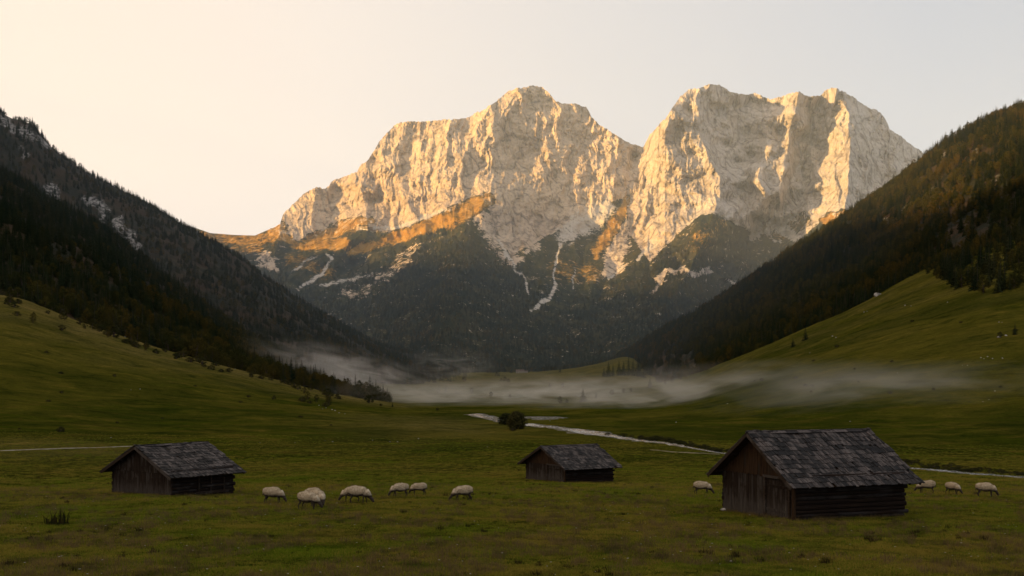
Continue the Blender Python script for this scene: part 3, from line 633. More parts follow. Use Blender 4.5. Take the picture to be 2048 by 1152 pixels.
for i, (px, py, h) in enumerate([(1345, 764, 14), (1360, 758, 18), (1372, 754, 17), (1384, 750, 24), (1398, 746, 24), (1412, 742, 22), (1330, 768, 10)]):
    apart('b', i % 3, px, py, h, 'dark round tree in the line on the right meadow crest', group='round trees in the line on the right meadow crest', Yfix=870)
# bushes and low plants
EDGE = 6
rb_ = random.Random(3)
for px, py, w_, k, v, lab in [(66, 640, 22, 'b', 0, 'dark rounded tree alone on the upper left meadow'), (20, 598, 28, 'b', 1, 'dark round tree at the top left edge of the meadow'), (160, 643, 12, 'u', 0, 'low bush at the wood edge of the left meadow, upper one'), (200, 655, 14, 'u', 1, 'low bush at the wood edge, second from the left'),
    (228, 668, 17, 'u', 0, 'wide dark bush below the wood on the left meadow'), (213, 664, 12, 'u', 1, 'bush touching the wide dark bush on the left meadow'), (268, 683, 22, 's', 1, 'small dark conifer bush at the wood edge'), (292, 690, 10, 'u', 1, 'small bush right of the little conifer'), (330, 698, 8, 'u', 0, 'tiny bush on the left meadow crest'),
    (353, 712, 11, 'u', 0, 'lone round bush on the left meadow crest'), (120, 864, 12, 'u', 1, 'low dark bush on the lower left slope'), (738, 800, 14, 'u', 0, 'bush on the far end of the left crest'), (762, 806, 5, 'u', 1, 'tiny bush right on the left crest'), (785, 808, 11, 's', 1, 'little conifer on the end of the left crest'),
    (875, 822, 5, 'u', 0, 'speck of a bush on the low crest'), (1025, 862, 9, 'u', 1, 'small bush below the large bush by the stream'), (2030, 670, 24, 's', 1, 'dark conifer at the right edge of the meadow slope'), (2000, 676, 9, 'u', 0, 'bush beside the stones on the right meadow slope')]:
    apart(k, v, px, py+(EDGE if px < 800 and py < 815 else 0), w_, lab, cat='bush' if k == 'u' else 'tree')
apart('B', 0, 1034, 858, 34, 'large dark bush by the stream bend, taller of two', cat='bush', wide=1.15)
apart('B', 0, 1014, 849, 22, 'large low bush by the stream bend, left of the taller one', cat='bush', wide=1.7)
for i in range(60):
    px = rb_.uniform(5, 700); ed = np.interp(px, [0, 150, 300, 500, 700], [592, 642, 692, 747, 796])+rb_.uniform(1, 13)*(1 if rb_.random() < .8 else 2.5)
    k = rb_.choice('uuub'); apart(k, i % 2, px, ed+2, rb_.uniform(5, 12) if k == 'u' else rb_.uniform(10, 20), 'dark scrub at the foot of the wood on the left meadow crest', group='scrub along the wood edge of the left meadow', wide=rb_.uniform(1, 1.5), cat='bush' if k == 'u' else 'tree')
for i in range(34):
    right = rb_.random() < .6; px = rb_.uniform(1450, 2040) if right else rb_.uniform(20, 700)
    lo = np.interp(px, [1450, 1600, 1850, 2048], [765, 710, 610, 640]) if right else np.interp(px, [0, 300, 700], [640, 730, 815])
    apart('u', i % 2, px, rb_.uniform(lo+6, 800 if right else 860), rb_.uniform(2.5, 5.5), 'tiny low shrub dotted on the open meadow slope', group='tiny shrubs on the meadow slopes', wide=rb_.uniform(1.1, 1.8), cat='bush')
# brush on the far bank of the stream
STREAM = [(945, 828, 2.0), (985, 836, 2.2), (1012, 846, 2.0), (1050, 850, 2.0), (1085, 853, 3.5), (1120, 856, 3), (1150, 860, 5.5), (1180, 866, 6), (1215, 872, 3.2), (1250, 877, 2.6), (1290, 883, 4), (1330, 886, 4.5), (1380, 896, 1.6), (1440, 907, 1.6), (1520, 915, 2.5), (1640, 925, 3), (1760, 934, 4), (1850, 939, 5), (1930, 947, 6.5), (2000, 952, 7), (2100, 960, 8), (2300, 975, 9)]
sx, sy, sw = zip(*STREAM)
for i in range(150):
    px = rb_.choice([rb_.uniform(1280, 1440), rb_.uniform(1195, 2060), rb_.uniform(1820, 2060)])
    py = np.interp(px, sx, sy)-rb_.uniform(1.2, 7)*(1 if px < 1500 else 1.7); h = rb_.uniform(2.2, 6.5)*(1 if px < 1300 else 1.2)
    apart('u', i % 2, px, py, h, 'low brown bush in the brush along the stream bank', group='bushes along the far stream bank', wide=rb_.uniform(1.2, 2.6), cat='bush')

# ------------------------------------------------------------------ stream, paths
def ribbon(name, line, mat, lift, wmul=1.0, n=700, ragged=.5, seed=0, edge=True, label=None):
    px, py, w = zip(*line); tt = np.cumsum([0]+[math.hypot(px[i+1]-px[i], (py[i+1]-py[i])*3) for i in range(len(px)-1)]); t_ = np.linspace(0, tt[-1], n)
    X = []; Yv = []; W = []
    for a, b in zip(np.interp(t_, tt, px), np.interp(t_, tt, py)):
        x, y, z = ground_hit(a, b); X.append(x); Yv.append(y)
    X = np.array(X); Yv = np.array(Yv)
    ker = np.hanning(23)[1:-1]; ker /= ker.sum(); X = np.convolve(np.pad(X, 10, mode='edge'), ker, 'valid'); Yv = np.convolve(np.pad(Yv, 10, mode='edge'), ker, 'valid')
    # half width in metres so that the strip shows w rows tall on the ground it crosses
    pyw = np.interp(t_, tt, w)
    W = np.clip(pyw*Yv*Yv/F/7.5*.5, .25, 9)*wmul
    dx = np.gradient(X); dy = np.gradient(Yv); L = np.hypot(dx, dy)+1e-9; nx, ny = -dy/L, dx/L
    m = 9; V = []; E = []
    for k in range(m):
        u = (k/(m-1)*2-1); jag = 1+ragged*fbm(t_/22, t_*0+k*(k in (0, m-1)), 300+seed+(k > m//2), 3)
        xx = X+nx*W*u*jag; yy = Yv+ny*W*u*jag
        V.append(np.stack([xx, yy, ground_z(xx, yy)+lift*(1 if 0 < k < m-1 else -2)], -1)); E.append(np.full(n, abs(u)**3))
    V = np.stack(V); E = np.stack(E)
    me = mesh_np(name, V.reshape(-1, 3), grid_faces(m, n), mat, True, attrs={'edge': ('POINT', E.reshape(-1))})
    o = link(bpy.data.objects.new(name, me)); o['kind'] = 'structure'; return X, Yv, W
sX, sY, sW = ribbon('stream_bed', STREAM, M['gravel'], .06, .55, ragged=.9)
ribbon('stream_bed', [(1062, 838, 1.5), (1090, 836, 3), (1125, 835, 2.5)], M['gravel'], .07, 1.0, 160, seed=4)
ribbon('stream', [(a, b+.2, c*.5) for a, b, c in STREAM], M['water'], .10, .7, seed=8)
ribbon('path', [(-200, 905, 1.1), (0, 902, 1.1), (60, 900, 1.1), (130, 897.5, 1.0), (200, 895.5, .9), (300, 892, .5), (420, 889, .3)], M['path'], .05, .75, 300, .25, seed=12)
ribbon('path', [(1300, 900, .5), (1320, 902, .7), (1350, 905, 1.2), (1440, 909, 1.3)], M['dirt'], .05, .55, 200, .5, seed=14)

def rock_mesh(seed):
    import bmesh
    bm = bmesh.new(); bmesh.ops.create_icosphere(bm, subdivisions=3, radius=1); r = random.Random(seed); o = np.array([r.random()*9 for _ in range(3)])
    cuts = [np.array([r.gauss(0, 1) for _ in range(3)]) for _ in range(9)]; cuts = [c/np.linalg.norm(c) for c in cuts]
    for v in bm.verts:
        c = np.array(v.co)
        for k in cuts:
            d = c@k-.72
            if d > 0: c = c-k*d*.9
        c = c*(1+.10*float(pn(c[0]*2+o[0], c[1]*2+c[2]+o[1], seed))); c[2] *= .7; v.co = c
    me = bpy.data.meshes.new('boulder'); bm.to_mesh(me); me.materials.append(M['stone']); return me
RK = [rock_mesh(s) for s in (1, 2, 3)]
def stone(px, py, wpx, label, group=None, k=None, pos=None):
    X, Y, z = pos or ground_hit(px, py); s = wpx/F*Y*.5
    o = link(bpy.data.objects.new('boulder', RK[k if k is not None else rb_.randrange(3)])); o.location = (X, Y, z+s*.15); o.scale = (s, s*.9, s); o.rotation_euler = (0, 0, rb_.random()*6); return tag(o, label, 'boulder', group)
stone(1755, 592, 17, 'large grey boulder at the wood edge on the right meadow crest', k=0)
stone(1998, 676, 8, 'grey boulder beside the bush on the right meadow slope'); stone(2012, 672, 6, 'grey boulder right of the bush on the right meadow slope')
for px, py in [(1665, 673), (1672, 676), (1810, 612), (1822, 613), (1728, 625), (1734, 624), (1795, 748), (1962, 718), (1968, 719), (1975, 716), (1985, 718), (2005, 720), (1925, 731), (1935, 733), (1998, 645), (2004, 646), (1978, 800), (1966, 804), (1990, 783), (1895, 605), (1620, 706), (250, 664), (470, 738), (268, 683),
    (638, 812), (652, 816), (670, 822), (678, 826), (645, 818), (664, 820), (690, 828), (590, 886), (650, 882), (665, 884), (745, 882), (780, 884), (795, 884), (837, 878), (520, 886), (975, 895), (280, 779), (262, 781), (222, 876), (1352, 845), (1295, 880), (1100, 842), (1455, 808), (1700, 845)]:
    stone(px, py, rb_.uniform(1.6, 3.6), 'small pale stone lying in the meadow grass', 'pale stones in the meadow grass')
for i in range(230):
    j = rb_.randrange(30, 690); u = rb_.uniform(-.9, .9); X = sX[j]+rb_.uniform(-1, 1)*sW[j]*.6; Y = sY[j]+u*sW[j]*1.1
    stone(0, 0, rb_.uniform(1.0, 2.6)*(1 if Y > 150 else 1.5), 'pale stone in the stream bed', 'pale stones in the stream bed', pos=(X, Y, G(X, Y)))

# ------------------------------------------------------------------ huts
def hut(cpx, cpy, Yc, ang, L, W_, wallh, ridgeh, ov, ovs, label, door=None, board=True, seed=0, gm='gable'):
    """L runs along the ridge, W_ across the gable; the local origin is the near corner, x along the ridge, y away across the gable"""
    random.seed(seed)
    X = (cpx-CX)/F*Yc; z0 = CAMH+(YH-cpy)/F*Yc
    e = empty('log_hut', (X, Yc, z0), R(ang), label, 'hut'); HUTS.append((X, Yc, R(ang), L, W_))
    slope = (ridgeh-wallh)/(W_/2); th = math.atan(slope); c, s = math.cos(th), math.sin(th)
    def roofz(y): return ridgeh-slope*abs(y-W_/2)
    # plank wall of the lower front, boards of uneven length
    for nm, x in (('plank_wall', 0), ('plank_wall', L)):
        mb = MB(); y = 0.0
        dlo, dhi = door if (door and x == 0) else (9, 9)
        while y < W_-.02:
            w = min(random.uniform(.13, .24), W_-y)
            if dlo-.02 < y+w/2 < dhi+.02: y += w; continue
            zb = random.uniform(-.25, -.02); mb.box((x+(-.02 if x == 0 else .02)+random.uniform(-.008, .008), y+w/2, (wallh+zb)/2), (.035, w-.014, wallh-zb), jit=.004); y += w
        mb.box((x+(.03 if x == 0 else -.03), W_/2, wallh/2-.1), (.03, W_-.06, wallh+.15), r=.1)
        mb.build(nm, M['plank'], e)
        g = MB(); y = -.02
        while y < W_+.02:
            w = random.uniform(.11, .2); yc = y+w/2; zt = min(roofz(y), roofz(y+w))-.03; zb = wallh-.06-random.uniform(0, .05)
            if zt > zb+.05: g.box((x+(-.065 if x == 0 else .065)+random.uniform(-.008, .008), yc, (zt+zb)/2), (.03, w-.012, zt-zb), jit=.004)
            y += w
        g.build('gable_boards', M[gm], e)
    if door:
        dm = MB(); y = door[0]+.04
        while y < door[1]-.05:
            w = min(.17, door[1]-.04-y); dm.box((.0, y+w/2, wallh*.47), (.04, w-.012, wallh*.86), jit=.003); y += w
        for zz in (.35, wallh*.75): dm.box((-.035, (door[0]+door[1])/2, zz), (.03, door[1]-door[0]-.12, .1))
        do = dm.build('door', M['plank'], e)
        hm = MB(); hm.tube([(-.05, door[0]+.14, wallh*.45), (-.1, door[0]+.14, wallh*.48), (-.1, door[0]+.14, wallh*.56), (-.05, door[0]+.14, wallh*.59)], [.012]*4, 6); hm.build('handle', M['iron'], do)
        fm = MB()
        for yy in door: fm.box((-.05, yy, wallh*.48), (.08, .12, wallh*.98), jit=.008)
        fm.box((-.055, (door[0]+door[1])/2, wallh*.96), (.085, door[1]-door[0]+.2, .11)); fm.build('door_frame', M['beam'], e)
        tm = MB(); tm.box((-.16, (door[0]+door[1])/2-.05, -.02), (.24, door[1]-door[0]+.35, .1), jit=.02); tm.build('threshold', M['beam'], e)
    # walls of squared logs, crossing at the corners
    for y in (0, W_):
        mb = MB(); z = -.18; k = 0; sgn = -1 if y == 0 else 1
        while z < wallh-.02:
            h = random.uniform(.15, .21); e0, e1 = random.uniform(.0, .06), random.uniform(.10, .26) if k % 2 == 0 else random.uniform(.02, .08)
            n_ = 9; pts_ = [( -e0+(L+e0+e1)*q/n_, y+sgn*(.02+random.uniform(-.012, .012)), z+h/2+random.uniform(-.01, .01)) for q in range(n_+1)]
            mb.tube(pts_, [h*.55*random.uniform(.93, 1.03) for _ in pts_], 8); z += h; k += 1
        mb.build('log_wall', M['log'], e)
    if board:   # upright corner posts
        mb = MB(); mb.box((-.03, -.05, wallh/2-.05), (.13, .13, wallh+.1), jit=.008); mb.build('corner_post', M['gable'], e)
    else:
        mb = MB()
        for xx in (L*.42, L*.62, L*.84): mb.box((xx, -.15, wallh*.45), (.09, .05, wallh*.95), jit=.01)
        mb.box((L*.72, -.16, wallh*.42), (L*.5, .05, .09), jit=.01); mb.box((L*.64, -.16, wallh*.18), (L*.55, .05, .16), jit=.02); mb.build('rail', M['beam'], e)
    # stones under the corners
    for (xx, yy) in ((0, 0), (L, 0), (0, W_)):
        o = link(bpy.data.objects.new('footing_stone', RK[random.randrange(3)]), e); o.location = (xx, yy-.05, -.1); o.scale = (.2, .18, .14); o.data = o.data; o.rotation_euler = (0, 0, random.random()*6)
    # roof: boarding, rafters, courses of split shingles, barge boards
    SL = (W_/2+ovs)/c
    rf = MB()
    for sg in (-1, 1):
        ax = ((1, 0, 0), (0, sg*c, -s), (0, sg*s, c))
        mid = np.array([L/2, W_/2, ridgeh])+np.array(ax[1])*SL/2-np.array(ax[2])*.02
        rf.box(mid, (L+2*ov, SL, .035), ax, mi=1)
    ro = rf.build('roof', [M['shingle'], M['gable']], e)
    for sg in (-1, 1):
        sh = MB(); ax = [np.array((1, 0, 0)), np.array((0, sg*c, -s)), np.array((0, sg*s, c))]; nc = max(8, int(SL/.31)); cs = SL/nc
        sag = lambda x: -.05*math.sin(math.pi*min(1, max(0, (x+ov)/(L+2*ov))))*1.0+.035*math.sin(x*2.1+seed)+.02*math.sin(x*5.3+seed*2)
        for r_ in range(nc):
            x = -ov-.03; v = SL-(r_+.5)*cs; rowoff = random.uniform(-.012, .012)
            while x < L+ov:
                w = random.uniform(.08, .17)
                if random.random() < .03: x += w; continue
                le = cs*1.75*random.uniform(.9, 1.08); tl = .10+random.uniform(-.03, .05); a1 = ax[1]*math.cos(tl)-ax[2]*math.sin(tl)*-.6; a1 = a1/np.linalg.norm(a1); a2 = np.cross(ax[0], a1); a2 = a2 if a2[2] > 0 else -a2
                cen = np.array([x+w/2, W_/2, ridgeh])+ax[1]*(v+rowoff+random.uniform(-.03, .03))+ax[2]*(.035+random.uniform(0, .02))+np.array([0, 0, sag(x)*(1-v/SL)])
                yaw = random.uniform(-.05, .05); a0 = ax[0]*math.cos(yaw)+a1*math.sin(yaw); a1b = a1*math.cos(yaw)-ax[0]*math.sin(yaw)
                tone = .45+.5*float(pn(np.array(x*1.3+seed*7), np.array(r_*.8), 500))+.12*math.sin(r_*2.3); sh.box(cen+ax[2]*.02, (w-.012, le, .034), (a0, a1b, a2), r=min(1, max(0, random.gauss(tone-.08, .24)))); x += w
        sh.build('shingles', M['shingle'], ro)
    rc = MB(); x = -ov
    while x < L+ov:
        w = random.uniform(.5, .9); w = min(w, L+ov-x)
        for sg in (-1, 1): rc.box((x+w/2, W_/2+sg*.07, ridgeh+.055+random.uniform(0, .02)+sg*.01), (w-.01, .19, .025), ((1, 0, 0), (0, c, -sg*s), (0, sg*s, c)), jit=.006)
        x += w
    rc.build('ridge_board', M['shingle'], ro)
    for x in (-ov-.015, L+ov+.015):
        for sg in (-1, 1):
            bb = MB(); ax = ((1, 0, 0), (0, sg*c, -s), (0, sg*s, c)); mid = np.array([x, W_/2, ridgeh])+np.array(ax[1])*(SL/2+.02)-np.array(ax[2])*.03
            bb.box(mid, (.03, SL, .15), ax, jit=.006); bb.build('barge_board', M['beam'], ro)
    for k in range(5):
        yy = [0, W_*.25, W_/2, W_*.75, W_][k]; pb = MB(); pb.tube([(-ov+.05, yy, roofz(yy)-.12), (L+ov-.05, yy, roofz(yy)-.12)], [.07, .07], 7); pb.build('purlin', M['log'], ro)
    xx = .3
    while xx < L:
        for sg in (-1, 1):
            rm = MB(); ax = ((1, 0, 0), (0, sg*c, -s), (0, sg*s, c)); mid = np.array([xx, W_/2, ridgeh])+np.array(ax[1])*(SL/2)-np.array(ax[2])*.075; rm.box(mid, (.08, SL-.08, .075), ax); rm.build('rafter', M['log'], ro)
        xx += .85
    return e
hut(1588, 1045, 42.6, 20, 5.4, 5.35, 1.80, 3.48, .5, .55, 'largest dark log hut with shingle roof and plank door, nearest one, between sheep', door=(.25, 2.0), seed=1)
hut(343, 1001, 59, 52, 4.1, 5.9, 1.56, 2.90, .45, .6, 'dark log hut with patchy mossy shingles and grey plank front, left of the flock', board=False, seed=2, gm='plank')
hut(1130, 970, 84, 30, 4.6, 6.0, 1.55, 2.88, .45, .7, 'smallest looking log hut, farthest away in the middle of the meadow', door=(.6, 2.6), seed=3)
for (X0, Y0, a, L, W_) in HUTS:                    # trodden turf round the walls, their shade painted into its colour
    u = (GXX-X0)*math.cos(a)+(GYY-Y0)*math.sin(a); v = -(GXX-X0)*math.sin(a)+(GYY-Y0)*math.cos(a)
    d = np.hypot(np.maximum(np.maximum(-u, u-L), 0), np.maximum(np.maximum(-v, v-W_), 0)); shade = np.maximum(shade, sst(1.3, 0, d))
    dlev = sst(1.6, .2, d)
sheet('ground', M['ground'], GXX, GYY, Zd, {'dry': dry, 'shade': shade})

# farmhouse at the far end of the valley
e = empty('farmhouse', (0, 0, 0), 0, 'tiny pale farmhouse at the far end of the valley meadow', 'house')
X, Y, z = ground_hit(1040, 746); e.location = (X, Y, z-.5)
mb = MB(); mb.box((0, 0, 2.2), (16, 7, 4.4)); mb.box((11.5, 1, 1.7), (7, 6, 3.4)); mb.build('wall', M['plaster'], e)
mb = MB(); mb.add([(-8.5, -4, 4.3), (8.5, -4, 4.3), (8.5, 4, 4.3), (-8.5, 4, 4.3), (-8.5, 0, 7.4), (8.5, 0, 7.4)], [(0, 1, 5, 4), (2, 3, 4, 5), (0, 4, 3), (1, 2, 5)]); mb.add([(8, -2.5, 3.3), (15.5, -2.5, 3.3), (15.5, 4.4, 3.3), (8, 4.4, 3.3), (8, 1, 5.2), (15.5, 1, 5.2)], [(0, 1, 5, 4), (2, 3, 4, 5), (0, 4, 3), (1, 2, 5)]); mb.build('roof', M['roofold'], e)

# ------------------------------------------------------------------ sheep
def sheep_meshes(seed, neck=(.50, .40), poll=(.63, .25), muz=(.71, .07), turn=0.0, step=0.0):
    vs = [(-.36, 0, .52), (-.05, 0, .50), (.28, 0, .50), (neck[0], turn*.3, neck[1]), (poll[0], turn*.7, poll[1]), (muz[0], turn, muz[1])]
    rad = [.15, .18, .155, .085, .082, .048]; ed = [(i, i+1) for i in range(5)]
    def chain(p, pts_, rs):
        a = p
        for q, rr_ in zip(pts_, rs): vs.append(q); rad.append(rr_); ed.append((a, len(vs)-1)); a = len(vs)-1
    for sy in (-1, 1):
        st = step*sy
        chain(0, [(-.37, sy*.10, .42), (-.31+st*.4, sy*.115, .30), (-.41+st*.8, sy*.115, .17), (-.385+st, sy*.115, .055), (-.36+st, sy*.115, .0)], [.085, .05, .026, .021, .026])
        chain(2, [(.29, sy*.10, .40), (.30-st*.4, sy*.105, .27), (.31-st*.8, sy*.105, .16), (.31-st, sy*.105, .05), (.325-st, sy*.105, .0)], [.075, .038, .027, .020, .026])
        chain(4, [(poll[0]-.02, turn*.7+sy*.07, poll[1]+.02), (poll[0]-.02, turn*.7+sy*.125, poll[1]-.01)], [.024, .02])
    chain(0, [(-.50, 0, .50), (-.54, 0, .36)], [.04, .02])
    me = bpy.data.meshes.new('sheep_body'); me.from_pydata(vs, ed, []); o = bpy.data.objects.new('tmp', me); COL.objects.link(o)
    md = o.modifiers.new('s', 'SKIN'); md.use_smooth_shade = True
    for i, v in enumerate(me.skin_vertices[0].data): v.radius = (rad[i], rad[i]); v.use_root = (i == 0)
    o.modifiers.new('u', 'SUBSURF').levels = 2
    dg = bpy.context.evaluated_depsgraph_get(); out = bpy.data.meshes.new_from_object(o.evaluated_get(dg)); out.name = 'sheep_body'; bpy.data.objects.remove(o); out.materials.clear(); out.materials.append(M['hide'])
    # fleece: a woolly barrel from the neck to the rump
    r = random.Random(seed); mb = MB(); nu, nv = 40, 36; S = []
    xs = np.linspace(-.53, .50, nu)
    for i, x in enumerate(xs):
        u = (x+.53)/1.03; prof = (math.sin(math.pi*min(1, .02+u*1.12/1.05)**.9) if u < .5 else 1)
        a = min(1, math.sqrt(max(0, 1-((x+.16)/.385)**2))) if x < -.16 else 1-.42*max(0, (x-.12)/.38)**1.8
        a = max(a, .02) if i < nu-1 else .05
        zc = .585-.02*math.cos(x*5)-(.20*max(0, (x-.22)/.28)**1.5)
        for k in range(nv):
            th = 2*math.pi*k/nv; w, hh = .225*a, (.225+.02*math.sin(x*9+seed))*a
            if math.sin(th) < 0: hh *= 1.08
            nn = 1+.09*float(pn(np.array(x*9+seed*3), np.array(th*2.2), seed))+.05*float(pn(np.array(x*30), np.array(th*7), seed+3))
            S.append((x, turn*.35*max(0, (x-.2)/.3)+w*nn*math.cos(th), zc+hh*nn*math.sin(th)))
    fs = [(i*nv+k, i*nv+(k+1) % nv, (i+1)*nv+(k+1) % nv, (i+1)*nv+k) for i in range(nu-1) for k in range(nv)]+[tuple(range(nv))[::-1], tuple((nu-1)*nv+k for k in range(nv))]
    mb.add(S, fs); Sa = np.array(S); mb.tube([(.36, turn*.1, .53), (.46, turn*.3, .45), (neck[0]+.04, turn*.45, neck[1]-.03), (poll[0]-.02, turn*.7, poll[1]+.04)], [.185, .15, .10, .05], 14, r=.5)
    for _ in range(2600):
        i = r.randrange(1, nu-1); k = r.randrange(nv); p = Sa[i*nv+k]; cen = Sa[i*nv:(i+1)*nv].mean(0); n = p-cen; n[0] = (-.16-p[0])*-.4 if p[0] < -.1 else .05; n /= np.linalg.norm(n)+1e-9
        tdir = np.array([r.gauss(0, 1), r.gauss(0, 1), r.gauss(0, 1)-.6]); tdir /= np.linalg.norm(tdir); b = np.cross(n, tdir); b /= np.linalg.norm(b)+1e-9
        q = p+n*.022+tdir*.02; mb.add([p-b*.011, p+b*.011, q], [(0, 1, 2)])
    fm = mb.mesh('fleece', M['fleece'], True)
    # face and ear wool cap stay dark; pale eyes are too small to show
    return out, fm
SHP = [sheep_meshes(1), sheep_meshes(2, turn=.10, step=.05), sheep_meshes(3, (.52, .36), (.66, .20), (.76, .05), step=-.06), sheep_meshes(4, (.49, .43), (.60, .30), (.70, .12), turn=-.12, step=.03)]
def sheep(px, py, hpx, ang, v, label):
    X, Y, z = ground_hit(px, py, 25, 200); s = hpx/F*Y/.78
    e = empty('sheep', (X, Y, z+.045), R(ang), label, 'sheep', 'sheep grazing on the meadow'); e.scale = (s, s, s)
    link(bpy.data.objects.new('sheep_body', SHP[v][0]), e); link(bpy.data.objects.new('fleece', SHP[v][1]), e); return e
# ang 0 faces right, 180 faces left
sheep(546, 1008, 31, -8, 0, 'sheep with dark head grazing to the right, leftmost of the flock beside the left hut')
sheep(616, 1020, 34, -22, 1, 'nearest sheep of the tight cluster of three, head to the right')
sheep(636, 1015, 32, -48, 3, 'pale rumped sheep behind the nearest one in the cluster of three')
sheep(625, 1003, 25, 165, 2, 'sheep whose back just shows behind the other two of the cluster')
sheep(717, 1008, 33, -10, 2, 'sheep with dark face grazing to the right in the middle of the flock')
sheep(703, 1005, 28, 192, 0, 'sheep mostly hidden behind the middle one, its head showing on the left')
sheep(800, 995, 26, 192, 1, 'sheep grazing to the left, left one of the close pair right of the flock middle')
sheep(838, 992, 24, 172, 3, 'square looking sheep in the pair, its head low on the left')
sheep(926, 1003, 29, 186, 2, 'sheep facing left alone, between the flock and the middle hut')
sheep(1404, 990, 25, -8, 2, 'sheep facing right just left of the largest hut')
sheep(1853, 988, 25, 168, 3, 'sheep standing closest to the largest hut on its right side')
sheep(1905, 990, 23, -60, 1, 'sheep seen from behind, middle of the three right of the largest hut')
sheep(1971, 995, 27, -12, 0, 'sheep facing right, rightmost of the three beyond the largest hut')

# ------------------------------------------------------------------ turf
def tuft(seed, n, h, spread, wid, lean=.5):
    r = random.Random(seed); mb = MB()
    for _ in range(n):
        a = r.random()*6.283; d = spread*math.sqrt(r.random()); p = np.array([math.cos(a)*d, math.sin(a)*d, -.03]); b = r.random()*6.283; l = r.random()*lean; hh = h*r.uniform(.45, 1.15)
        dr = np.array([math.cos(b), math.sin(b), 0]); s = np.array([-dr[1], dr[0], 0])*wid*r.uniform(.7, 1.3)
        m1 = p+dr*hh*l*.4+np.array([0, 0, hh*.6]); tp = p+dr*hh*l*1.1+np.array([0, 0, hh*(1-.3*l)])
        mb.add([p-s, p+s, m1+s*.8, m1-s*.8], [(0, 1, 2, 3)]); mb.add([m1-s*.8, m1+s*.8, tp], [(0, 1, 2)])
    return mb
T0 = [tuft(1, 60, .085, .24, .006, .9), tuft(2, 44, .12, .20, .006, .8), tuft(3, 70, .065, .28, .007, 1.1)]
TS = [tuft(4, 26, .26, .14, .004, .5), tuft(5, 16, .20, .12, .004, .7)]
TW = [tuft(6, 60, .30, .20, .010, .7)]
def one(mb, mat, px, py, label, cat, name, s=1):
    X, Y, z = ground_hit(px, py, 20, 400); o = mb.build(name, mat); o.location = (X, Y, z); o.scale = (s, s, s); return tag(o, label, cat, None, 'stuff' if name == 'grass_patch' else None)
pt = [one(T0[0], M['blade'], 700, 1128, 'short green tuft of grass at the bottom of the meadow', 'grass', 'grass_patch'), one(T0[1], M['blade'], 1240, 1120, 'slightly taller green tuft of grass in the near turf', 'grass', 'grass_patch'), one(T0[2], M['blade'], 300, 1100, 'flat wide tuft of grass in the near turf on the left', 'grass', 'grass_patch')]
ps = [one(TS[0], M['straw'], 430, 1085, 'straw coloured stalks standing above the near turf', 'grass', 'grass_patch'), one(TS[1], M['straw'], 1100, 1085, 'short dry stalks in the near turf', 'grass', 'grass_patch')]
pw = [one(TW[0], M['weed'], 112, 1050, 'dark weedy clump standing on the left of the near meadow', 'plant', 'weed_plant', 2.2)]
rg = np.random.default_rng(77)
def turf_pts(n, y0, y1, pw_=1.0):
    Y = y0*(y1/y0)**(rg.random(n)**pw_); X = Y*(rg.random(n)*1.06-.53); return X, Y
def outside(X, Y, m=.03):
    ok = np.ones(len(X), bool)
    for (X0, Y0, a, L, W_) in HUTS:
        u = (X-X0)*math.cos(a)+(Y-Y0)*math.sin(a); v = -(X-X0)*math.sin(a)+(Y-Y0)*math.cos(a); ok &= ~((u > -m) & (u < L+m) & (v > -m) & (v < W_+m))
    return ok
X, Y = turf_pts(90000, 24, 190); cl_ = fbm(X/2.2, Y/2.2, 401, 3); ok = outside(X, Y)
s = (.75+.8*np.clip(cl_+.3, 0, 1.2))*rg.uniform(.7, 1.25, len(X))*np.clip(Y/45, .9, 1.5)*np.clip(1.5-Y/190, .45, 1)
scatter('grass', np.stack([X, Y, ground_z(X, Y)], -1)[ok], rg.integers(0, 3, len(X))[ok].astype(float), s[ok], pt, 'short green and brown grass covering the near meadow', 'grass')
X, Y = turf_pts(17000, 24, 80); d_ = fbm(X/4., Y/6., 411, 3); ok = outside(X, Y) & (d_ > -.02)
scatter('dry_grass', np.stack([X, Y, ground_z(X, Y)], -1)[ok], rg.integers(0, 2, len(X))[ok].astype(float), rg.uniform(.5, 1.25, len(X))[ok], ps, 'straw coloured dry grass stalks in patches over the near meadow', 'dry grass')
X, Y = turf_pts(1500, 24, 110); d_ = fbm(X/5., Y/5., 421, 3); ok = outside(X, Y) & (d_ > .16)
scatter('weeds', np.stack([X, Y, ground_z(X, Y)], -1)[ok], np.zeros(ok.sum()), rg.uniform(.35, .95, len(X))[ok]*.8, pw, 'dark low weeds and hollows dotted over the meadow', 'weeds')
# taller grass hugging the hut walls
HP = []
for (X0, Y0, a, L, W_) in HUTS:
    for _ in range(420):
        q = rg.random(); m = rg.uniform(.02, .22); u, v = (rg.random()*L, -m-.08) if q < .5 else (-m-.05, rg.random()*W_) if q < .95 else (L+m, rg.random()*W_)
        HP.append((X0+u*math.cos(a)-v*math.sin(a), Y0+u*math.sin(a)+v*math.cos(a)))
HP = np.array(HP); scatter('long_grass', np.stack([HP[:, 0], HP[:, 1], ground_z(HP[:, 0], HP[:, 1])], -1), rg.integers(0, 2, len(HP)).astype(float), rg.uniform(.6, 1.3, len(HP)), [pt[1], ps[1]], 'longer grass growing against the foot of the hut walls', 'grass')
fl = MB()
for k in range(5): a = k*1.2566; fl.add([(0, 0, .14), (.016*math.cos(a-.4), .016*math.sin(a-.4), .146), (.022*math.cos(a), .022*math.sin(a), .142), (.016*math.cos(a+.4), .016*math.sin(a+.4), .146)], [(0, 1, 2, 3)])
fl.tube([(0, 0, -.02), (0, 0, .14)], [.002, .002], 4, mi=1)
X, Y, z = ground_hit(350, 1146, 20, 60); fo = fl.build('meadow_flower', [M['petal'], M['blade']]); fo.location = (X, Y, z); tag(fo, 'tiny white flower in the near turf, bottom left', 'flower')
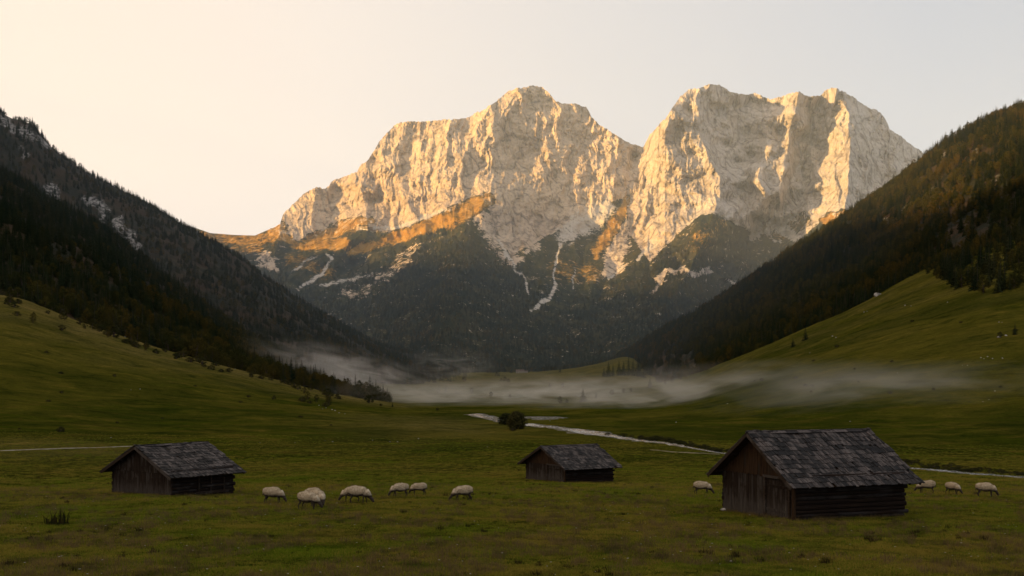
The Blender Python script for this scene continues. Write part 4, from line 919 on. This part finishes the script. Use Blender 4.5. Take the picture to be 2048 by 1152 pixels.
X, Y = turf_pts(300, 24, 60, .9); scatter('meadow_flowers', np.stack([X, Y, ground_z(X, Y)], -1), np.zeros(len(X)), rg.uniform(.7, 1.5, len(X)), [fo], 'tiny white flowers scattered over the near turf', 'flowers')

# ------------------------------------------------------------------ mist and haze
def vol_box(name, c, sz, dens_fn, kind, label, cat, color=(.98, .90, .80), aniso=0.0, step=1.0, rz=0):
    me = bpy.data.meshes.new(name); mb = MB(); mb.box((0, 0, 0), sz); o = mb.build(name, bpy.data.materials.new('x')); o.location = c; o.rotation_euler = (0, 0, rz)
    m = NT(name); d = dens_fn(m); v = m.n('ShaderNodeVolumeScatter', inp={'Color': (*color, 1), 'Density': d, 'Anisotropy': aniso}); out = m.n('ShaderNodeOutputMaterial'); m.t.links.new(v.outputs[0], out.inputs['Volume'])
    o.data.materials.clear(); o.data.materials.append(m.m); m.m.cycles.volume_step_rate = step if hasattr(m.m, 'cycles') else 1
    tag(o, label, cat, None, kind); return o
vol_box('haze', (0, 4100, 700), (9000, 6200, 1700), lambda m: HAZE, 'structure', 'thin blue haze in front of the far forest and cliffs', 'haze', (.72, .86, 1.0)) if (HAZE := 5.8e-5) else None
def mist_fn(sz, dens, top, sc_=(1/34., 1/60., 1/9.), thr=(.41, .62), seed=0.0):
    def f(m):
        p = m.obj(); q = m.n('ShaderNodeVectorMath', operation='ADD', inp={0: m.vmul(p, sc_), 1: (seed, seed*1.7, seed*.3)}).outputs[0]
        n = m.rng(m.noise(q, 1.0, 4, .6, .9), *thr)
        s = m.n('ShaderNodeSeparateXYZ', inp={0: p}).outputs
        def fade(v, h, k): return m.rng(m.math('ABSOLUTE', v), h*.5, h*.5*k, 0, 1)
        e = m.math('MULTIPLY', m.math('MULTIPLY', fade(s[0], sz[0], .2), fade(s[1], sz[1], .3)), fade(s[2], sz[2], .05))
        return m.math('MULTIPLY', m.math('MULTIPLY', n, e), dens)
    return f
MIST = [  # centre px, py, depth, size, density, heading, label
 ((985, 803, 740), (280, 420, 36), .0060, (0, 0, 0), 'pale bank of mist lying across the valley floor'),
 ((1150, 787, 950), (260, 320, 44), .0036, (0, 0, 0), 'thin streak of mist behind the lone spruce'),
 ((1440, 790, 500), (210, 190, 34), .0075, (0, -3, 0), 'thin sheet of mist at the foot of the right meadow slope'),
 ((1840, 797, 320), (140, 110, 26), .0080, (0, 0, 8), 'faint veil of mist above the far bank on the right'),
 ((700, 742, 950), (190, 180, 42), .0075, (0, 16, -15), 'wisp of mist drifting up the wooded slope on the left'),
 ((905, 733, 1500), (150, 160, 60), .0025, (0, 0, 0), 'small wisp of mist before the far forest')]
for i, ((px, py, Y), sz, dn, rz, lab) in enumerate(MIST):
    vol_box('mist', P(px, py, Y), sz, mist_fn(sz, dn, 0, seed=i*3.7+1.3), 'stuff', lab, 'mist').rotation_euler = tuple(R(a) for a in rz)

# ------------------------------------------------------------------ sky, sun, camera
w = NT('World', True)
sky = w.n('ShaderNodeTexSky', sky_type='NISHITA', sun_disc=False, sun_elevation=R(SUN_EL), sun_rotation=math.atan2(SUND[0], SUND[1]), altitude=900, air_density=1.0, dust_density=2.5, ozone_density=1.0)
tc = w.n('ShaderNodeTexCoord').outputs['Generated']; s = w.n('ShaderNodeSeparateXYZ', inp={0: tc}).outputs
lr = w.n('ShaderNodeValToRGB', inp={0: w.n('ShaderNodeMapRange', inp={0: s[0], 1: -.7, 2: .7}).outputs[0]}); cr = lr.color_ramp
cr.elements[0].position = 0; cr.elements[0].color = (1.10, .87, .70, 1); cr.elements[1].position = 1; cr.elements[1].color = (.47, .52, .60, 1)
for p_, c_ in ((.22, (1.05, .89, .76, 1)), (.38, (.95, .86, .79, 1)), (.55, (.765, .745, .745, 1)), (.75, (.57, .61, .68, 1))): e_ = cr.elements.new(p_); e_.color = c_
hz = w.rng(s[2], .42, .02)
col = w.mix(w.math('MULTIPLY', hz, .65), lr.outputs[0], w.mix(w.rng(s[0], -.45, .30), (1.13, 1.05, .98), (.71, .755, .81)))
nis = w.vmul(sky.outputs[0], (.1, .1, .1))
col = w.mix(.92, nis, col)
bg = w.n('ShaderNodeBackground', inp={'Color': col, 'Strength': 1.03}); wo = w.n('ShaderNodeOutputWorld'); w.t.links.new(bg.outputs[0], wo.inputs[0])
sl = bpy.data.lights.new('sun', 'SUN'); sl.energy = 11.0; sl.angle = R(.6); sl.color = (1.0, .62, .21); so = bpy.data.objects.new('sun', sl); COL.objects.link(so)
from mathutils import Vector
so.rotation_euler = Vector(SUND).to_track_quat('Z', 'Y').to_euler()
cam = bpy.data.cameras.new('camera'); co = bpy.data.objects.new('camera', cam); COL.objects.link(co); co.location = (0, 0, CAMH); co.rotation_euler = (math.pi/2, 0, 0)
cam.sensor_width = 36; cam.lens = F/2048*36; cam.shift_y = (YH-576)/2048; cam.clip_start = .5; cam.clip_end = 30000; sc.camera = co
sc.view_settings.view_transform = 'Standard'; sc.view_settings.look = 'None'; sc.view_settings.exposure = 0; sc.view_settings.gamma = 1
sc.render.engine = 'CYCLES'; sc.cycles.use_denoising = True; sc.cycles.max_bounces = 4; sc.cycles.diffuse_bounces = 2; sc.cycles.volume_bounces = 1; sc.cycles.transparent_max_bounces = 16
sc.cycles.volume_max_steps = 64
